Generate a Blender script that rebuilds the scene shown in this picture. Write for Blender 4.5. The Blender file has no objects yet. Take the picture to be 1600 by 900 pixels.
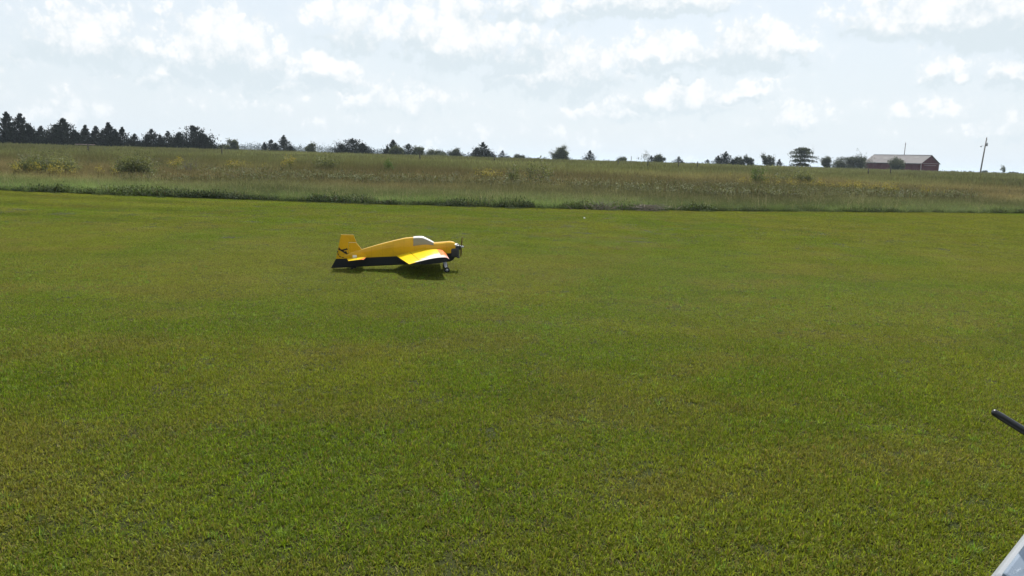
import bpy, bmesh, math, random
import numpy as np
from mathutils import Vector, Matrix

SC = bpy.context.scene
COL = SC.collection
RNG = np.random.default_rng(7)
random.seed(7)
R = math.radians

# ------------------------------------------------------------------ camera
cam_d = bpy.data.cameras.new('camera')
cam = bpy.data.objects.new('camera', cam_d); COL.objects.link(cam)
PITCH, ROLL = R(9.25), R(1.75)
cam.matrix_world = (Matrix.Translation((0, 0, 1.6)) @ Matrix.Rotation(R(90) - PITCH, 4, 'X') @ Matrix.Rotation(ROLL, 4, 'Z'))
cam_d.sensor_width = 36.0
cam_d.lens = 36.0 * 1232 / 1600
cam_d.clip_start = 0.05; cam_d.clip_end = 12000
SC.camera = cam

# ------------------------------------------------------------------ light
SUN_EL, SUN_AZ = R(51), R(8)
sd = bpy.data.lights.new('sun', 'SUN'); sd.energy = 4.6; sd.angle = R(0.53); sd.color = (1.0, 0.95, 0.86)
sun = bpy.data.objects.new('sun', sd); COL.objects.link(sun)
S = Vector((math.sin(SUN_AZ) * math.cos(SUN_EL), math.cos(SUN_AZ) * math.cos(SUN_EL), math.sin(SUN_EL)))
sun.rotation_euler = S.to_track_quat('Z', 'Y').to_euler(); sun.location = (0, 0, 40)

SC.view_settings.view_transform = 'Standard'
SC.view_settings.look = 'None'
SC.view_settings.exposure = 0.72
SC.view_settings.gamma = 1.0
SC.view_settings.use_curve_mapping = False
SC.cycles.max_bounces = 6
SC.cycles.diffuse_bounces = 3
SC.cycles.glossy_bounces = 2
SC.cycles.transmission_bounces = 4
SC.cycles.transparent_max_bounces = 8
SC.cycles.volume_bounces = 0
SC.cycles.use_denoising = True

# ------------------------------------------------------------------ node helpers
class NT:
    def __init__(s, tree): s.t = tree
    def n(s, typ, **kw):
        nd = s.t.nodes.new(typ)
        for k, v in kw.items(): setattr(nd, k, v)
        return nd
    def link(s, a, b): s.t.links.new(a, b)
    def put(s, sock, v):
        if hasattr(v, 'is_output'): s.link(v, sock)
        elif v is not None: sock.default_value = v
    def m(s, op, a, b=None, c=None, clamp=False):
        nd = s.n('ShaderNodeMath', operation=op, use_clamp=clamp)
        for i, v in enumerate((a, b, c)):
            if v is not None: s.put(nd.inputs[i], v)
        return nd.outputs[0]
    def vm(s, op, a, b=None):
        nd = s.n('ShaderNodeVectorMath', operation=op)
        s.put(nd.inputs[0], a)
        if b is not None: s.put(nd.inputs[1], b)
        return nd.outputs[0]
    def ramp(s, v, lo, hi, a=0.0, b=1.0, typ='SMOOTHSTEP'):
        nd = s.n('ShaderNodeMapRange', interpolation_type=typ)
        s.put(nd.inputs[0], v); s.put(nd.inputs[1], lo); s.put(nd.inputs[2], hi); s.put(nd.inputs[3], a); s.put(nd.inputs[4], b)
        return nd.outputs[0]
    def mix(s, f, a, b, blend='MIX'):
        nd = s.n('ShaderNodeMix', data_type='RGBA', blend_type=blend)
        s.put(nd.inputs[0], f); s.put(nd.inputs[6], col4(a)); s.put(nd.inputs[7], col4(b))
        return nd.outputs[2]
    def noise(s, vec, scale, detail=4, rough=0.5, dist=0.0):
        nd = s.n('ShaderNodeTexNoise'); s.put(nd.inputs['Vector'], vec)
        nd.inputs['Scale'].default_value = scale; nd.inputs['Detail'].default_value = detail
        nd.inputs['Roughness'].default_value = rough; nd.inputs['Distortion'].default_value = dist
        return nd
def col4(c):
    if hasattr(c, 'is_output'): return c
    return (*c, 1.0) if len(c) == 3 else c

# ------------------------------------------------------------------ world: hazy sky with cumulus
W = bpy.data.worlds.new('World'); SC.world = W; W.use_nodes = True
w = NT(W.node_tree); W.node_tree.nodes.clear()
sky = w.n('ShaderNodeTexSky', sky_type='NISHITA')
sky.sun_disc = False; sky.sun_elevation = SUN_EL; sky.sun_rotation = SUN_AZ
sky.air_density = 1.0; sky.dust_density = 2.2; sky.ozone_density = 1.0; sky.altitude = 250
tc = w.n('ShaderNodeTexCoord')
sep = w.n('ShaderNodeSeparateXYZ'); w.link(tc.outputs['Generated'], sep.inputs[0])
DEG = 57.29578
az = w.m('MULTIPLY', w.m('ARCTAN2', sep.outputs[0], sep.outputs[1]), DEG)
el = w.m('MULTIPLY', w.m('ARCSINE', sep.outputs[2]), DEG)
cmb = w.n('ShaderNodeCombineXYZ'); w.link(az, cmb.inputs[0]); w.link(el, cmb.inputs[1])
P = cmb.outputs[0]
warp = w.noise(P, 0.45, 3, 0.55)
wv = w.vm('SCALE', w.vm('SUBTRACT', warp.outputs['Color'], (0.5, 0.5, 0.5))); wv.node.inputs['Scale'].default_value = 2.6
warp2 = w.noise(P, 2.2, 4, 0.6)
wv2 = w.vm('SCALE', w.vm('SUBTRACT', warp2.outputs['Color'], (0.5, 0.5, 0.5))); wv2.node.inputs['Scale'].default_value = 0.55
PW = w.vm('ADD', w.vm('ADD', P, wv), wv2)
spw = w.n('ShaderNodeSeparateXYZ'); w.link(PW, spw.inputs[0])
azw, elw = spw.outputs[0], spw.outputs[1]
# azimuth, elevation of the base, half width, height (degrees), thickness
CLOUDS = [(-28.0, 4.6, 4.6, 4.2, 1.0), (-23.6, 3.7, 4.6, 2.2, .8), (-34, 4.2, 4.2, 3.4, .7),
          (-20.0, 4.0, 4.2, 5.2, 1.15), (-16.2, 3.4, 4.2, 2.8, .8), (-24.0, 8.0, 1.8, 1.9, .6), (-18.5, 2.0, 6.5, 2.0, .55),
          (-13.2, 4.2, 2.8, 2.8, 1.0), (-11.0, 6.8, 5.2, 4.2, .9), (-4.0, 5.6, 6.2, 5.6, 1.1), (2.4, 4.2, 6.2, 4.6, 1.15),
          (-8.0, 2.6, 6.5, 3.2, .75), (10.2, 5.8, 3.2, 3.2, 1.1), (16.2, 6.2, 4.4, 3.4, 1.1), (9.4, 9.8, 6.0, 2.2, 1.4), (2, 9.2, 6, 3, .8),
          (11.4, 3.2, 4.3, 2.8, 1.05), (6.2, 2.4, 4.8, 2.2, .75), (15.8, 4.1, 2.0, 1.5, .9), (25.4, 8.0, 5.6, 3.0, 1.05), (0, 1.0, 9, 2.0, .5),
          (31.0, 7.2, 5.6, 4.4, 1.35), (27.7, 5.2, 2.6, 1.8, .85), (31.6, 4.6, 2.5, 2.4, 1.0), (27.0, 3.0, 3.8, 1.8, .65),
          (31.5, 1.6, 3.8, 2.2, .7), (18.9, 2.0, 4.2, 3.0, .75), (21.0, 8.8, 2.2, 2.6, .5), (-30, 1.0, 6.5, 2.4, .6),
          (38, 4.5, 6, 4.5, 1.0), (46, 6, 7, 5, 1.1), (-41, 5, 6, 4.5, 1.0), (-50, 4.5, 7, 5, 1.1)]
dens = None; base = None
for a0, e0, hw, hh, amp in CLOUDS:
    hw *= 1.22; hh *= 1.25
    dx = w.m('DIVIDE', w.m('SUBTRACT', azw, a0), hw)
    dy = w.m('DIVIDE', w.m('SUBTRACT', elw, e0 + hh * .3), hh * .75)
    dy = w.m('MAXIMUM', dy, w.m('MULTIPLY', dy, -1.9))
    q = w.m('ADD', w.m('MULTIPLY', dx, dx), w.m('MULTIPLY', dy, dy))
    v = w.m('MULTIPLY', w.m('SUBTRACT', 1.0, q), amp)
    bs = w.m('MULTIPLY', w.ramp(elw, e0 + hh * .42, e0 - hh * .02), w.ramp(v, 0.0, 0.6, 0.0, min(1.0, amp))); base = bs if base is None else w.m('MAXIMUM', base, bs)
    dens = v if dens is None else w.m('MAXIMUM', dens, v)
dens = w.m('MAXIMUM', dens, -0.35)
vor = w.n('ShaderNodeTexVoronoi', feature='F1'); w.link(w.vm('ADD', P, wv2), vor.inputs['Vector'])
vor.inputs['Scale'].default_value = 0.62; vor.inputs['Detail'].default_value = 4.0; vor.inputs['Roughness'].default_value = 0.6; vor.inputs['Lacunarity'].default_value = 2.2
puff = w.m('SUBTRACT', 0.55, vor.outputs['Distance'])
fine = w.m('SUBTRACT', w.noise(P, 0.75, 9, 0.62).outputs['Fac'], 0.5)
# scattered cover all over the sky, stretched flat towards the horizon
mp = w.n('ShaderNodeMapping'); w.link(PW, mp.inputs[0]); mp.inputs['Scale'].default_value = (0.13, 0.26, 1)
gen = w.m('MULTIPLY', w.m('SUBTRACT', w.noise(mp.outputs[0], 1.0, 5, 0.6).outputs['Fac'], 0.46), 2.4)
D = w.m('ADD', w.m('MAXIMUM', dens, gen), w.m('ADD', w.m('MULTIPLY', puff, 0.6), w.m('MULTIPLY', fine, 1.2)))
alpha = w.m('ADD', w.m('MULTIPLY', w.ramp(D, 0.08, 0.36), .62), w.m('MULTIPLY', w.ramp(D, -0.4, 0.7), .38))
thick = w.ramp(w.m('ADD', w.m('MULTIPLY', base, 1.15), w.m('ADD', w.m('MULTIPLY', fine, 1.1), w.m('MULTIPLY', puff, -.55))), 0.10, 1.0)
cloudc = w.mix(thick, (8.1, 8.1, 8.1), (5.6, 6.3, 6.7))
veil = w.mix(w.ramp(el, 0.0, 16.0, 0.92, 0.75), sky.outputs[0], (6.15, 6.75, 7.2))
fade = w.ramp(el, 0.0, 6.5, 0.55, 0.95)
skyc = w.mix(w.m('MULTIPLY', alpha, fade), veil, cloudc)
bg = w.n('ShaderNodeBackground'); w.link(skyc, bg.inputs[0]); bg.inputs[1].default_value = 0.08
wo = w.n('ShaderNodeOutputWorld'); w.link(bg.outputs[0], wo.inputs[0])
W.cycles.sampling_method = 'MANUAL'; W.cycles.sample_map_resolution = 512

# ------------------------------------------------------------------ materials
def new_mat(name):
    m = bpy.data.materials.new(name); m.use_nodes = True
    m.node_tree.nodes.clear()
    t = NT(m.node_tree); out = t.n('ShaderNodeOutputMaterial')
    return m, t, out
def bsdf(t, color, rough=0.5, spec=0.5, metal=0.0, **kw):
    b = t.n('ShaderNodeBsdfPrincipled')
    t.put(b.inputs['Base Color'], col4(color)); t.put(b.inputs['Roughness'], rough)
    b.inputs['Specular IOR Level'].default_value = spec; b.inputs['Metallic'].default_value = metal
    for k, v in kw.items(): t.put(b.inputs[k], v)
    return b
MATS = {}
def paint(name, color, rough=0.4, metal=0.0, spec=0.5, vary=0.12, scale=9.0, coat=0.0):
    if name in MATS: return MATS[name]
    m, t, out = new_mat(name)
    g = t.n('ShaderNodeTexCoord')
    nz = t.noise(g.outputs['Object'], scale, 5, 0.6).outputs['Fac']
    c = t.mix(1.0, color, t.mix(nz, (1 - vary,) * 3, (1 + vary,) * 3), 'MULTIPLY')
    b = bsdf(t, c, t.ramp(nz, 0.3, 0.7, rough * 0.85, min(1, rough * 1.2)), spec, metal)
    b.inputs['Coat Weight'].default_value = coat
    t.link(b.outputs[0], out.inputs[0]); MATS[name] = m
    return m
def film(name, color, trans=0.4, rough=0.3, pattern=None, tcolor=None):
    """stretched covering film over a light frame: light passes through it"""
    m, t, out = new_mat(name)
    g = t.n('ShaderNodeTexCoord')
    c = pattern(t, g) if pattern else color
    b = bsdf(t, c, rough, 0.45)
    tr = t.n('ShaderNodeBsdfTranslucent'); t.put(tr.inputs[0], col4(tcolor or c))
    mx = t.n('ShaderNodeMixShader'); mx.inputs[0].default_value = trans
    t.link(b.outputs[0], mx.inputs[1]); t.link(tr.outputs[0], mx.inputs[2]); t.link(mx.outputs[0], out.inputs[0])
    MATS[name] = m
    return m
def leaf_mat(name, color, trans=0.35, vary=0.35, tint=False, rough=0.6, spec=0.25, tboost=(1.25, 1.2, 0.7), nscale=0.0):
    """leaf or blade: per-leaf variation from the mesh attribute rnd, per-plant tint from the instancer"""
    m, t, out = new_mat(name)
    a = t.n('ShaderNodeAttribute', attribute_name='rnd', attribute_type='GEOMETRY')
    c = color
    if tint:
        ti = t.n('ShaderNodeAttribute', attribute_name='tint', attribute_type='INSTANCER')
        c = ti.outputs['Color']
    f = t.ramp(a.outputs['Fac'], 0, 1, 1 - vary, 1 + vary, 'LINEAR')
    cc = t.n('ShaderNodeCombineColor'); [t.link(f, cc.inputs[i]) for i in range(3)]
    c = t.mix(1.0, c, cc.outputs[0], 'MULTIPLY')
    dry = t.n('ShaderNodeAttribute', attribute_name='dry', attribute_type='GEOMETRY')
    dc = t.n('ShaderNodeAttribute', attribute_name='drycol', attribute_type='GEOMETRY')
    c = t.mix(dry.outputs['Fac'], c, dc.outputs['Color'])
    b = bsdf(t, c, rough, spec)
    tr = t.n('ShaderNodeBsdfTranslucent'); t.link(t.mix(1.0, c, tboost, 'MULTIPLY'), tr.inputs[0])
    mx = t.n('ShaderNodeMixShader'); mx.inputs[0].default_value = trans
    t.link(b.outputs[0], mx.inputs[1]); t.link(tr.outputs[0], mx.inputs[2]); t.link(mx.outputs[0], out.inputs[0])
    MATS[name] = m
    return m

# ------------------------------------------------------------------ object helpers
def tag(o, label=None, cat=None, group=None, kind=None):
    if label: o['label'] = label
    if cat: o['category'] = cat
    if group: o['group'] = group
    if kind: o['kind'] = kind
    return o
def empty(name, loc=(0, 0, 0), rz=0.0):
    o = bpy.data.objects.new(name, None); COL.objects.link(o)
    o.empty_display_size = 0.1; o.location = loc; o.rotation_euler = (0, 0, rz)
    return o
def link(name, me, mats, parent=None, smooth=False):
    o = bpy.data.objects.new(name, me); COL.objects.link(o)
    for m in (mats if isinstance(mats, (list, tuple)) else [mats]): me.materials.append(m)
    if parent: o.parent = parent
    if smooth: me.polygons.foreach_set('use_smooth', [True] * len(me.polygons))
    return o
def pd(name, verts, faces):
    me = bpy.data.meshes.new(name); me.from_pydata([tuple(v) for v in verts], [], faces); me.update()
    return me
def box(name, mats, c, s, parent=None, bevel=0.0, rot=None):
    bm = bmesh.new(); bmesh.ops.create_cube(bm, size=1)
    bmesh.ops.scale(bm, vec=s, verts=bm.verts)
    if bevel: bmesh.ops.bevel(bm, geom=bm.edges[:], offset=bevel, segments=2, affect='EDGES', profile=0.6)
    if rot is not None: bmesh.ops.transform(bm, matrix=rot.to_4x4(), verts=bm.verts)
    bmesh.ops.translate(bm, vec=c, verts=bm.verts)
    me = bpy.data.meshes.new(name); bm.to_mesh(me); bm.free()
    return link(name, me, mats, parent)
def tube_data(pts, rad, seg=8, cap=True):
    pts = [Vector(p) for p in pts]; n = len(pts)
    if not hasattr(rad, '__len__'): rad = [rad] * n
    V, Fc = [], []
    up = None
    for i, p in enumerate(pts):
        d = (pts[min(i + 1, n - 1)] - pts[max(i - 1, 0)]).normalized()
        if up is None: up = d.orthogonal().normalized()
        up = (up - d * up.dot(d)).normalized(); sd_ = d.cross(up)
        for k in range(seg):
            a = 2 * math.pi * k / seg
            V.append(p + (up * math.cos(a) + sd_ * math.sin(a)) * rad[i])
    for i in range(n - 1):
        for k in range(seg):
            Fc.append((i * seg + k, i * seg + (k + 1) % seg, (i + 1) * seg + (k + 1) % seg, (i + 1) * seg + k))
    if cap:
        Fc.append(tuple(range(seg - 1, -1, -1))); Fc.append(tuple((n - 1) * seg + k for k in range(seg)))
    return V, Fc
def tube(name, mats, pts, rad, parent=None, seg=8):
    V, Fc = tube_data(pts, rad, seg)
    return link(name, pd(name, V, Fc), mats, parent, True)
def merge(parts):
    V, Fc = [], []
    for v, f in parts:
        o = len(V); V += list(v); Fc += [tuple(i + o for i in q) for q in f]
    return V, Fc
def lathe(name, mats, prof, axis='Y', c=(0, 0, 0), parent=None, seg=24):
    V, Fc = [], []; n = len(prof)
    for k in range(seg):
        a = 2 * math.pi * k / seg
        for r_, h_ in prof:
            x, y, z = r_ * math.cos(a), h_, r_ * math.sin(a)
            if axis == 'X': x, y, z = h_, r_ * math.cos(a), r_ * math.sin(a)
            if axis == 'Z': x, y, z = r_ * math.cos(a), r_ * math.sin(a), h_
            V.append((x + c[0], y + c[1], z + c[2]))
    for k in range(seg):
        for i in range(n - 1):
            Fc.append((k * n + i, k * n + i + 1, (k + 1) % seg * n + i + 1, (k + 1) % seg * n + i))
    return link(name, pd(name, V, Fc), mats, parent, True)

# numpy value noise
_H = np.random.default_rng(3).random((256, 256))
def vnoise(x, y, s):
    x = np.asarray(x) * s + 1000; y = np.asarray(y) * s + 1000
    xi = np.floor(x).astype(int); yi = np.floor(y).astype(int); fx = x - xi; fy = y - yi
    fx = fx * fx * (3 - 2 * fx); fy = fy * fy * (3 - 2 * fy)
    g = lambda a, b: _H[a % 256, b % 256]
    return (g(xi, yi) * (1 - fx) + g(xi + 1, yi) * fx) * (1 - fy) + (g(xi, yi + 1) * (1 - fx) + g(xi + 1, yi + 1) * fx) * fy
def fbm(x, y, s, o=4):
    v, a, t = 0, 1, 0
    for i in range(o):
        v = v + a * vnoise(x + 17.3 * i, y - 9.1 * i, s * 2 ** i); t += a; a *= .55
    return v / t
def sstep(a, b, x):
    t = np.clip((x - a) / (b - a), 0, 1); return t * t * (3 - 2 * t)

# ------------------------------------------------------------------ terrain
EX = np.array([-120, -45, -17.8, -13.05, -8.63, -4.3, -.08, 4.32, 9.24, 15.0, 21.4, 45, 120])
EY = np.array([33, 30, 27.4, 26.7, 26.35, 26.1, 26.45, 27.2, 28.85, 31.1, 33.3, 41, 66])
def edge_y(x): return np.interp(x, EX, EY)
def ground_z(x, y):
    x = np.asarray(x, float); y = np.asarray(y, float)
    t = np.clip(y - edge_y(x), 0, None)
    z = 0.98 * (1 - (1 - np.clip(t / 118, 0, 1)) ** 1.55)
    z = z + (fbm(x, y, 0.03, 3) - .5) * 0.16 * sstep(2, 25, t)
    d = np.hypot(x, y)
    z = z - 4.5 * sstep(300, 1000, d) * (t > 0)
    return z
def canopy(t): return 0.26 + 0.36 * sstep(0, 22, t)

rings = np.concatenate([np.linspace(0, 24, 13), np.linspace(25, 60, 50), np.geomspace(62, 330, 60), np.geomspace(350, 6000, 30)])
na = 220
ang = np.linspace(0, 2 * math.pi, na, endpoint=False)
RR, AA = np.meshgrid(rings[1:], ang, indexing='ij')
gx, gy = (RR * np.sin(AA)).ravel(), (RR * np.cos(AA)).ravel()
gz = ground_z(gx, gy)
V = [(0, 0, 0)] + list(zip(gx, gy, gz))
Fc = [(0, 1 + (k + 1) % na, 1 + k) for k in range(na)]
for i in range(len(rings) - 2):
    for k in range(na):
        a, b = 1 + i * na + k, 1 + i * na + (k + 1) % na
        Fc.append((a, b, b + na, a + na))
def ground_mat(name, c1, c2, c3, s1, s2):
    m, t, out = new_mat(name)
    g = t.n('ShaderNodeNewGeometry')
    n1 = t.noise(g.outputs['Position'], s1, 6, 0.6).outputs['Fac']; n2 = t.noise(g.outputs['Position'], s2, 4, 0.7).outputs['Fac']
    c = t.mix(t.ramp(n1, .35, .65), c1, c2); c = t.mix(t.ramp(n2, .4, .75), c, c3)
    b = bsdf(t, c, 0.95, 0.1)
    bp = t.n('ShaderNodeBump'); bp.inputs['Strength'].default_value = 0.6; bp.inputs['Distance'].default_value = 0.02
    t.link(n2, bp.inputs['Height']); t.link(bp.outputs[0], b.inputs['Normal'])
    t.link(b.outputs[0], out.inputs[0]); return m
o = link('ground', pd('ground', V, Fc), ground_mat('meadow_soil', (.055, .068, .022), (.075, .078, .030), (.045, .060, .018), .08, 2.0), None, True)
tag(o, 'rolling grassland rising gently beyond the mown lawn', kind='structure')

xs = np.concatenate([np.linspace(-60, -20, 12), np.linspace(-18, 24, 60), np.linspace(26, 60, 12)])
V, Fc = [], []
for x in xs: V += [(x, -25, .005), (x, float(edge_y(x)) + .25 * (vnoise(x, 0, .7) - .5), .005)]
for i in range(len(xs) - 1): Fc.append((2 * i, 2 * i + 2, 2 * i + 3, 2 * i + 1))
o = link('lawn', pd('lawn', V, Fc), ground_mat('thatch', (.028, .036, .009), (.036, .036, .012), (.020, .027, .006), .5, 60.0))
tag(o, 'mown grass flying field', kind='structure')

# ------------------------------------------------------------------ scatter of clumps (uncountable ground cover)
def blade_mesh(name, mat, n, rad, lmin, lmax, wid, lean, curl, dryp, drycols, seg=2, up=0.0, heads=0.0, headcol=None, stemcol=None, square=True, seed=0, tufts=0):
    g = np.random.default_rng(seed); tc = g.uniform(-rad, rad, (max(1, tufts), 2)); ts = g.uniform(.6, 1.3, max(1, tufts))
    V, Fc, rnd, dry, dcol = [], [], [], [], []
    for i in range(n):
        tk = g.integers(max(1, tufts)); ta_ = g.uniform(0, 6.283); tr_ = .016 * g.random() ** .7
        if tufts and g.random() < .82: x, y = tc[tk] + tr_ * np.array([math.cos(ta_), math.sin(ta_)])
        elif square: x, y = g.uniform(-rad, rad, 2)
        else:
            a = g.uniform(0, 6.283); q = rad * g.random() ** .6; x, y = q * math.cos(a), q * math.sin(a)
        L = g.uniform(lmin, lmax) * (ts[tk] if tufts else 1); a = g.uniform(0, 6.283) if not tufts else ta_ + g.normal(0, .7); th = abs(g.normal(up, lean)); w_ = wid * g.uniform(.6, 1.25)
        d = np.array([math.cos(a), math.sin(a)]); sdv = np.array([-d[1], d[0]]) ; tw = g.uniform(-.9, .9)
        sdv = sdv * math.cos(tw) + d * math.sin(tw)
        p = np.array([x, y, 0.0]); b0 = len(V); c = g.uniform(.3, 1) * curl
        for k in range(seg + 1):
            ww = w_ * (1 - (k / seg) ** 1.6) * .5
            if k < seg:
                V.append((p[0] - sdv[0] * ww, p[1] - sdv[1] * ww, p[2])); V.append((p[0] + sdv[0] * ww, p[1] + sdv[1] * ww, p[2]))
            else: V.append(tuple(p))
            ta = th + c * (k + .5) / seg
            p = p + np.array([d[0] * math.sin(ta), d[1] * math.sin(ta), math.cos(ta)]) * L / seg
            if p[2] < .004: p[2] = .004 + .004 * g.random()
        for k in range(seg - 1):
            Fc.append((b0 + 2 * k, b0 + 2 * k + 1, b0 + 2 * k + 3, b0 + 2 * k + 2))
        Fc.append((b0 + 2 * seg - 2, b0 + 2 * seg - 1, b0 + 2 * seg))
        r_ = g.random(); isd = 1.0 if g.random() < dryp else 0.0; dc = drycols[g.integers(len(drycols))]
        nv = 2 * seg + 1; rnd += [r_] * nv; dry += [isd] * nv; dcol += [dc] * nv
        if heads and g.random() < heads:      # seed head: crossed slender spikes at the tip
            top = np.array(V[-1]); hl = L * g.uniform(.16, .3); hw = wid * g.uniform(1.2, 2.2)
            for q in range(2):
                an = g.uniform(0, 3.14); e = np.array([math.cos(an), math.sin(an), 0]) * hw * .5; b1 = len(V)
                lo = top - np.array([0, 0, hl * .6]); hi = top + np.array([d[0] * .2, d[1] * .2, .6]) * hl
                V += [tuple(lo), tuple((lo + hi) / 2 + e), tuple(hi), tuple((lo + hi) / 2 - e)]
                Fc.append((b1, b1 + 1, b1 + 2, b1 + 3)); rnd += [r_] * 4; dry += [.5] * 4
                dcol += [headcol[g.integers(len(headcol))]] * 4
    me = pd(name, V, Fc)
    for nm, vals in (('rnd', rnd), ('dry', dry)):
        at = me.attributes.new(nm, 'FLOAT', 'POINT'); at.data.foreach_set('value', vals)
    at = me.attributes.new('drycol', 'FLOAT_COLOR', 'POINT'); at.data.foreach_set('color', np.c_[np.array(dcol), np.ones(len(dcol))].ravel())
    me.materials.append(mat)
    return me
def scatter(name, meshes, pts, rot, scl, tint, label, cat):
    me = bpy.data.meshes.new(name); n = len(pts)
    me.vertices.add(n); me.vertices.foreach_set('co', np.asarray(pts, float).ravel())
    for nm, typ, arr in (('rot', 'FLOAT_VECTOR', rot), ('scl', 'FLOAT_VECTOR', scl), ('tint', 'FLOAT_COLOR', np.c_[tint, np.ones(n)])):
        at = me.attributes.new(nm, typ, 'POINT'); at.data.foreach_set('color' if 'COLOR' in typ else 'vector', np.asarray(arr, float).ravel())
    at = me.attributes.new('pick', 'INT', 'POINT'); at.data.foreach_set('value', np.random.default_rng(1).integers(0, len(meshes), n).astype(np.int32))
    o = bpy.data.objects.new(name, me); COL.objects.link(o)
    ng = bpy.data.node_groups.new(name, 'GeometryNodeTree')
    ng.interface.new_socket('Geometry', in_out='INPUT', socket_type='NodeSocketGeometry')
    ng.interface.new_socket('Geometry', in_out='OUTPUT', socket_type='NodeSocketGeometry')
    N = ng.nodes.new; L = ng.links.new
    gi, go = N('NodeGroupInput'), N('NodeGroupOutput')
    jn = N('GeometryNodeJoinGeometry')
    for m in reversed(meshes):
        src = bpy.data.objects.new(m.name, m)
        oi = N('GeometryNodeObjectInfo'); oi.inputs['Object'].default_value = src; oi.inputs['As Instance'].default_value = True
        L(oi.outputs['Geometry'], jn.inputs[0])
    ip = N('GeometryNodeInstanceOnPoints')
    L(gi.outputs[0], ip.inputs['Points']); L(jn.outputs[0], ip.inputs['Instance']); ip.inputs['Pick Instance'].default_value = True
    def attr(nm, typ):
        a = N('GeometryNodeInputNamedAttribute'); a.data_type = typ; a.inputs['Name'].default_value = nm; return a.outputs['Attribute']
    L(attr('pick', 'INT'), ip.inputs['Instance Index']); L(attr('rot', 'FLOAT_VECTOR'), ip.inputs['Rotation']); L(attr('scl', 'FLOAT_VECTOR'), ip.inputs['Scale'])
    L(ip.outputs[0], go.inputs[0])
    md = o.modifiers.new('scatter', 'NODES'); md.node_group = ng
    tag(o, label, None, kind='stuff')
    return o
def jitter_grid(x0, x1, y0, y1, s, g):
    X, Y = np.meshgrid(np.arange(x0, x1, s), np.arange(y0, y1, s))
    X = X + g.uniform(-.5, .5, X.shape) * s; Y = Y + g.uniform(-.5, .5, Y.shape) * s
    return X.ravel(), Y.ravel()
def mixc(a, b, f): f = np.asarray(f)[:, None]; return np.asarray(a) * (1 - f) + np.asarray(b) * f

# --- lawn
M_LAWN = leaf_mat('lawn_blade', (.1, .15, .03), trans=0.38, vary=0.65, tint=True, rough=0.65, spec=0.08)
straw = [(.20, .17, .055), (.16, .125, .04), (.24, .21, .08), (.12, .095, .035)]
near = [blade_mesh('turf_%d' % i, M_LAWN, 820, .155, .010, .028, .0046, .8, .9, .17, straw, seg=2, tufts=95, seed=20 + i) for i in range(7)]
far = [blade_mesh('turf_far_%d' % i, M_LAWN, 560, .26, .012, .030, .0085, 1.0, .8, .09, straw, seg=1, seed=40 + i) for i in range(5)]
def lawn_tint(x, y):
    g1 = fbm(x, y, .55, 4); g2 = fbm(x + 40, y - 11, .16, 3); g3 = fbm(x * .5 + 7, y * 1.0, 1.9, 3)
    c = mixc((.113, .170, .012), (.145, .182, .017), sstep(.38, .62, g1))
    c = mixc(c, (.180, .162, .040), sstep(.51, .73, g3) * .5)
    c = mixc(c, (.172, .180, .027), sstep(.46, .66, g2) * .45)
    t = y - edge_y(x)
    st = np.sin((t + .12 * x) * 2.1) * sstep(-14, -7, t) * (t > -9) * sstep(-2, -12, x)     # mowing swaths
    c = c * (1 + .16 * st)[:, None]
    return c * (0.82 + 0.36 * RNG.random(len(x)))[:, None]
g = np.random.default_rng(11)
x, y = jitter_grid(-17, 17, 1.6, 22, .17, g)
k = (np.abs(x) < 0.78 * y + .9) & (g.random(len(x)) > sstep(12, 21, y)); x, y = x[k], y[k]; n = len(x)
scl = np.repeat((.98 + .4 * fbm(x, y, 1.3, 3))[:, None], 3, 1); scl[:, 2] *= (.8 + .5 * fbm(x + 5, y, .9, 3)) * (1 - .42 * sstep(4, 9.5, y))
scatter('lawn_grass_near', near, np.c_[x, y, np.full(n, .004)], np.c_[np.zeros((n, 2)), g.uniform(0, 6.28, n)], scl, lawn_tint(x, y), 'short mown green grass with dry brown patches', 'grass')
x, y = jitter_grid(-26, 34, 11.5, 42, .29, g)
k = (g.random(len(x)) < sstep(12, 21, y)) & (np.abs(x) < 0.76 * y + 1) & (y < edge_y(x) + .1); x, y = x[k], y[k]; n = len(x)
scl = np.repeat((.85 + .3 * g.random(n))[:, None], 3, 1)
scatter('lawn_grass_far', far, np.c_[x, y, np.full(n, .004)], np.c_[np.zeros((n, 2)), g.uniform(0, 6.28, n)], scl, lawn_tint(x, y), 'short mown grass at the far side of the field', 'grass')

tuft = [blade_mesh('coarse_tuft_%d' % i, M_LAWN, 22, .03, .02, .05, .0062, .8, .8, .05, straw, seg=2, square=False, seed=55 + i) for i in range(5)]
x = g.uniform(-11, 11, 7000); y = 1.8 + 9 * g.random(7000) ** 1.2
k = (np.abs(x) < .8 * y + .5) & (fbm(x, y, .8, 3) > .44); x, y = x[k], y[k]; n = len(x)
scatter('lawn_tufts', tuft, np.c_[x, y, np.full(n, .006)], np.c_[np.zeros((n, 2)), g.uniform(0, 6.28, n)], np.repeat(g.uniform(.5, 1.1, (n, 1)), 3, 1), mixc((.11, .20, .022), (.16, .22, .05), g.random(n)), 'coarse bright green tufts in the mown lawn', 'grass')
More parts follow.
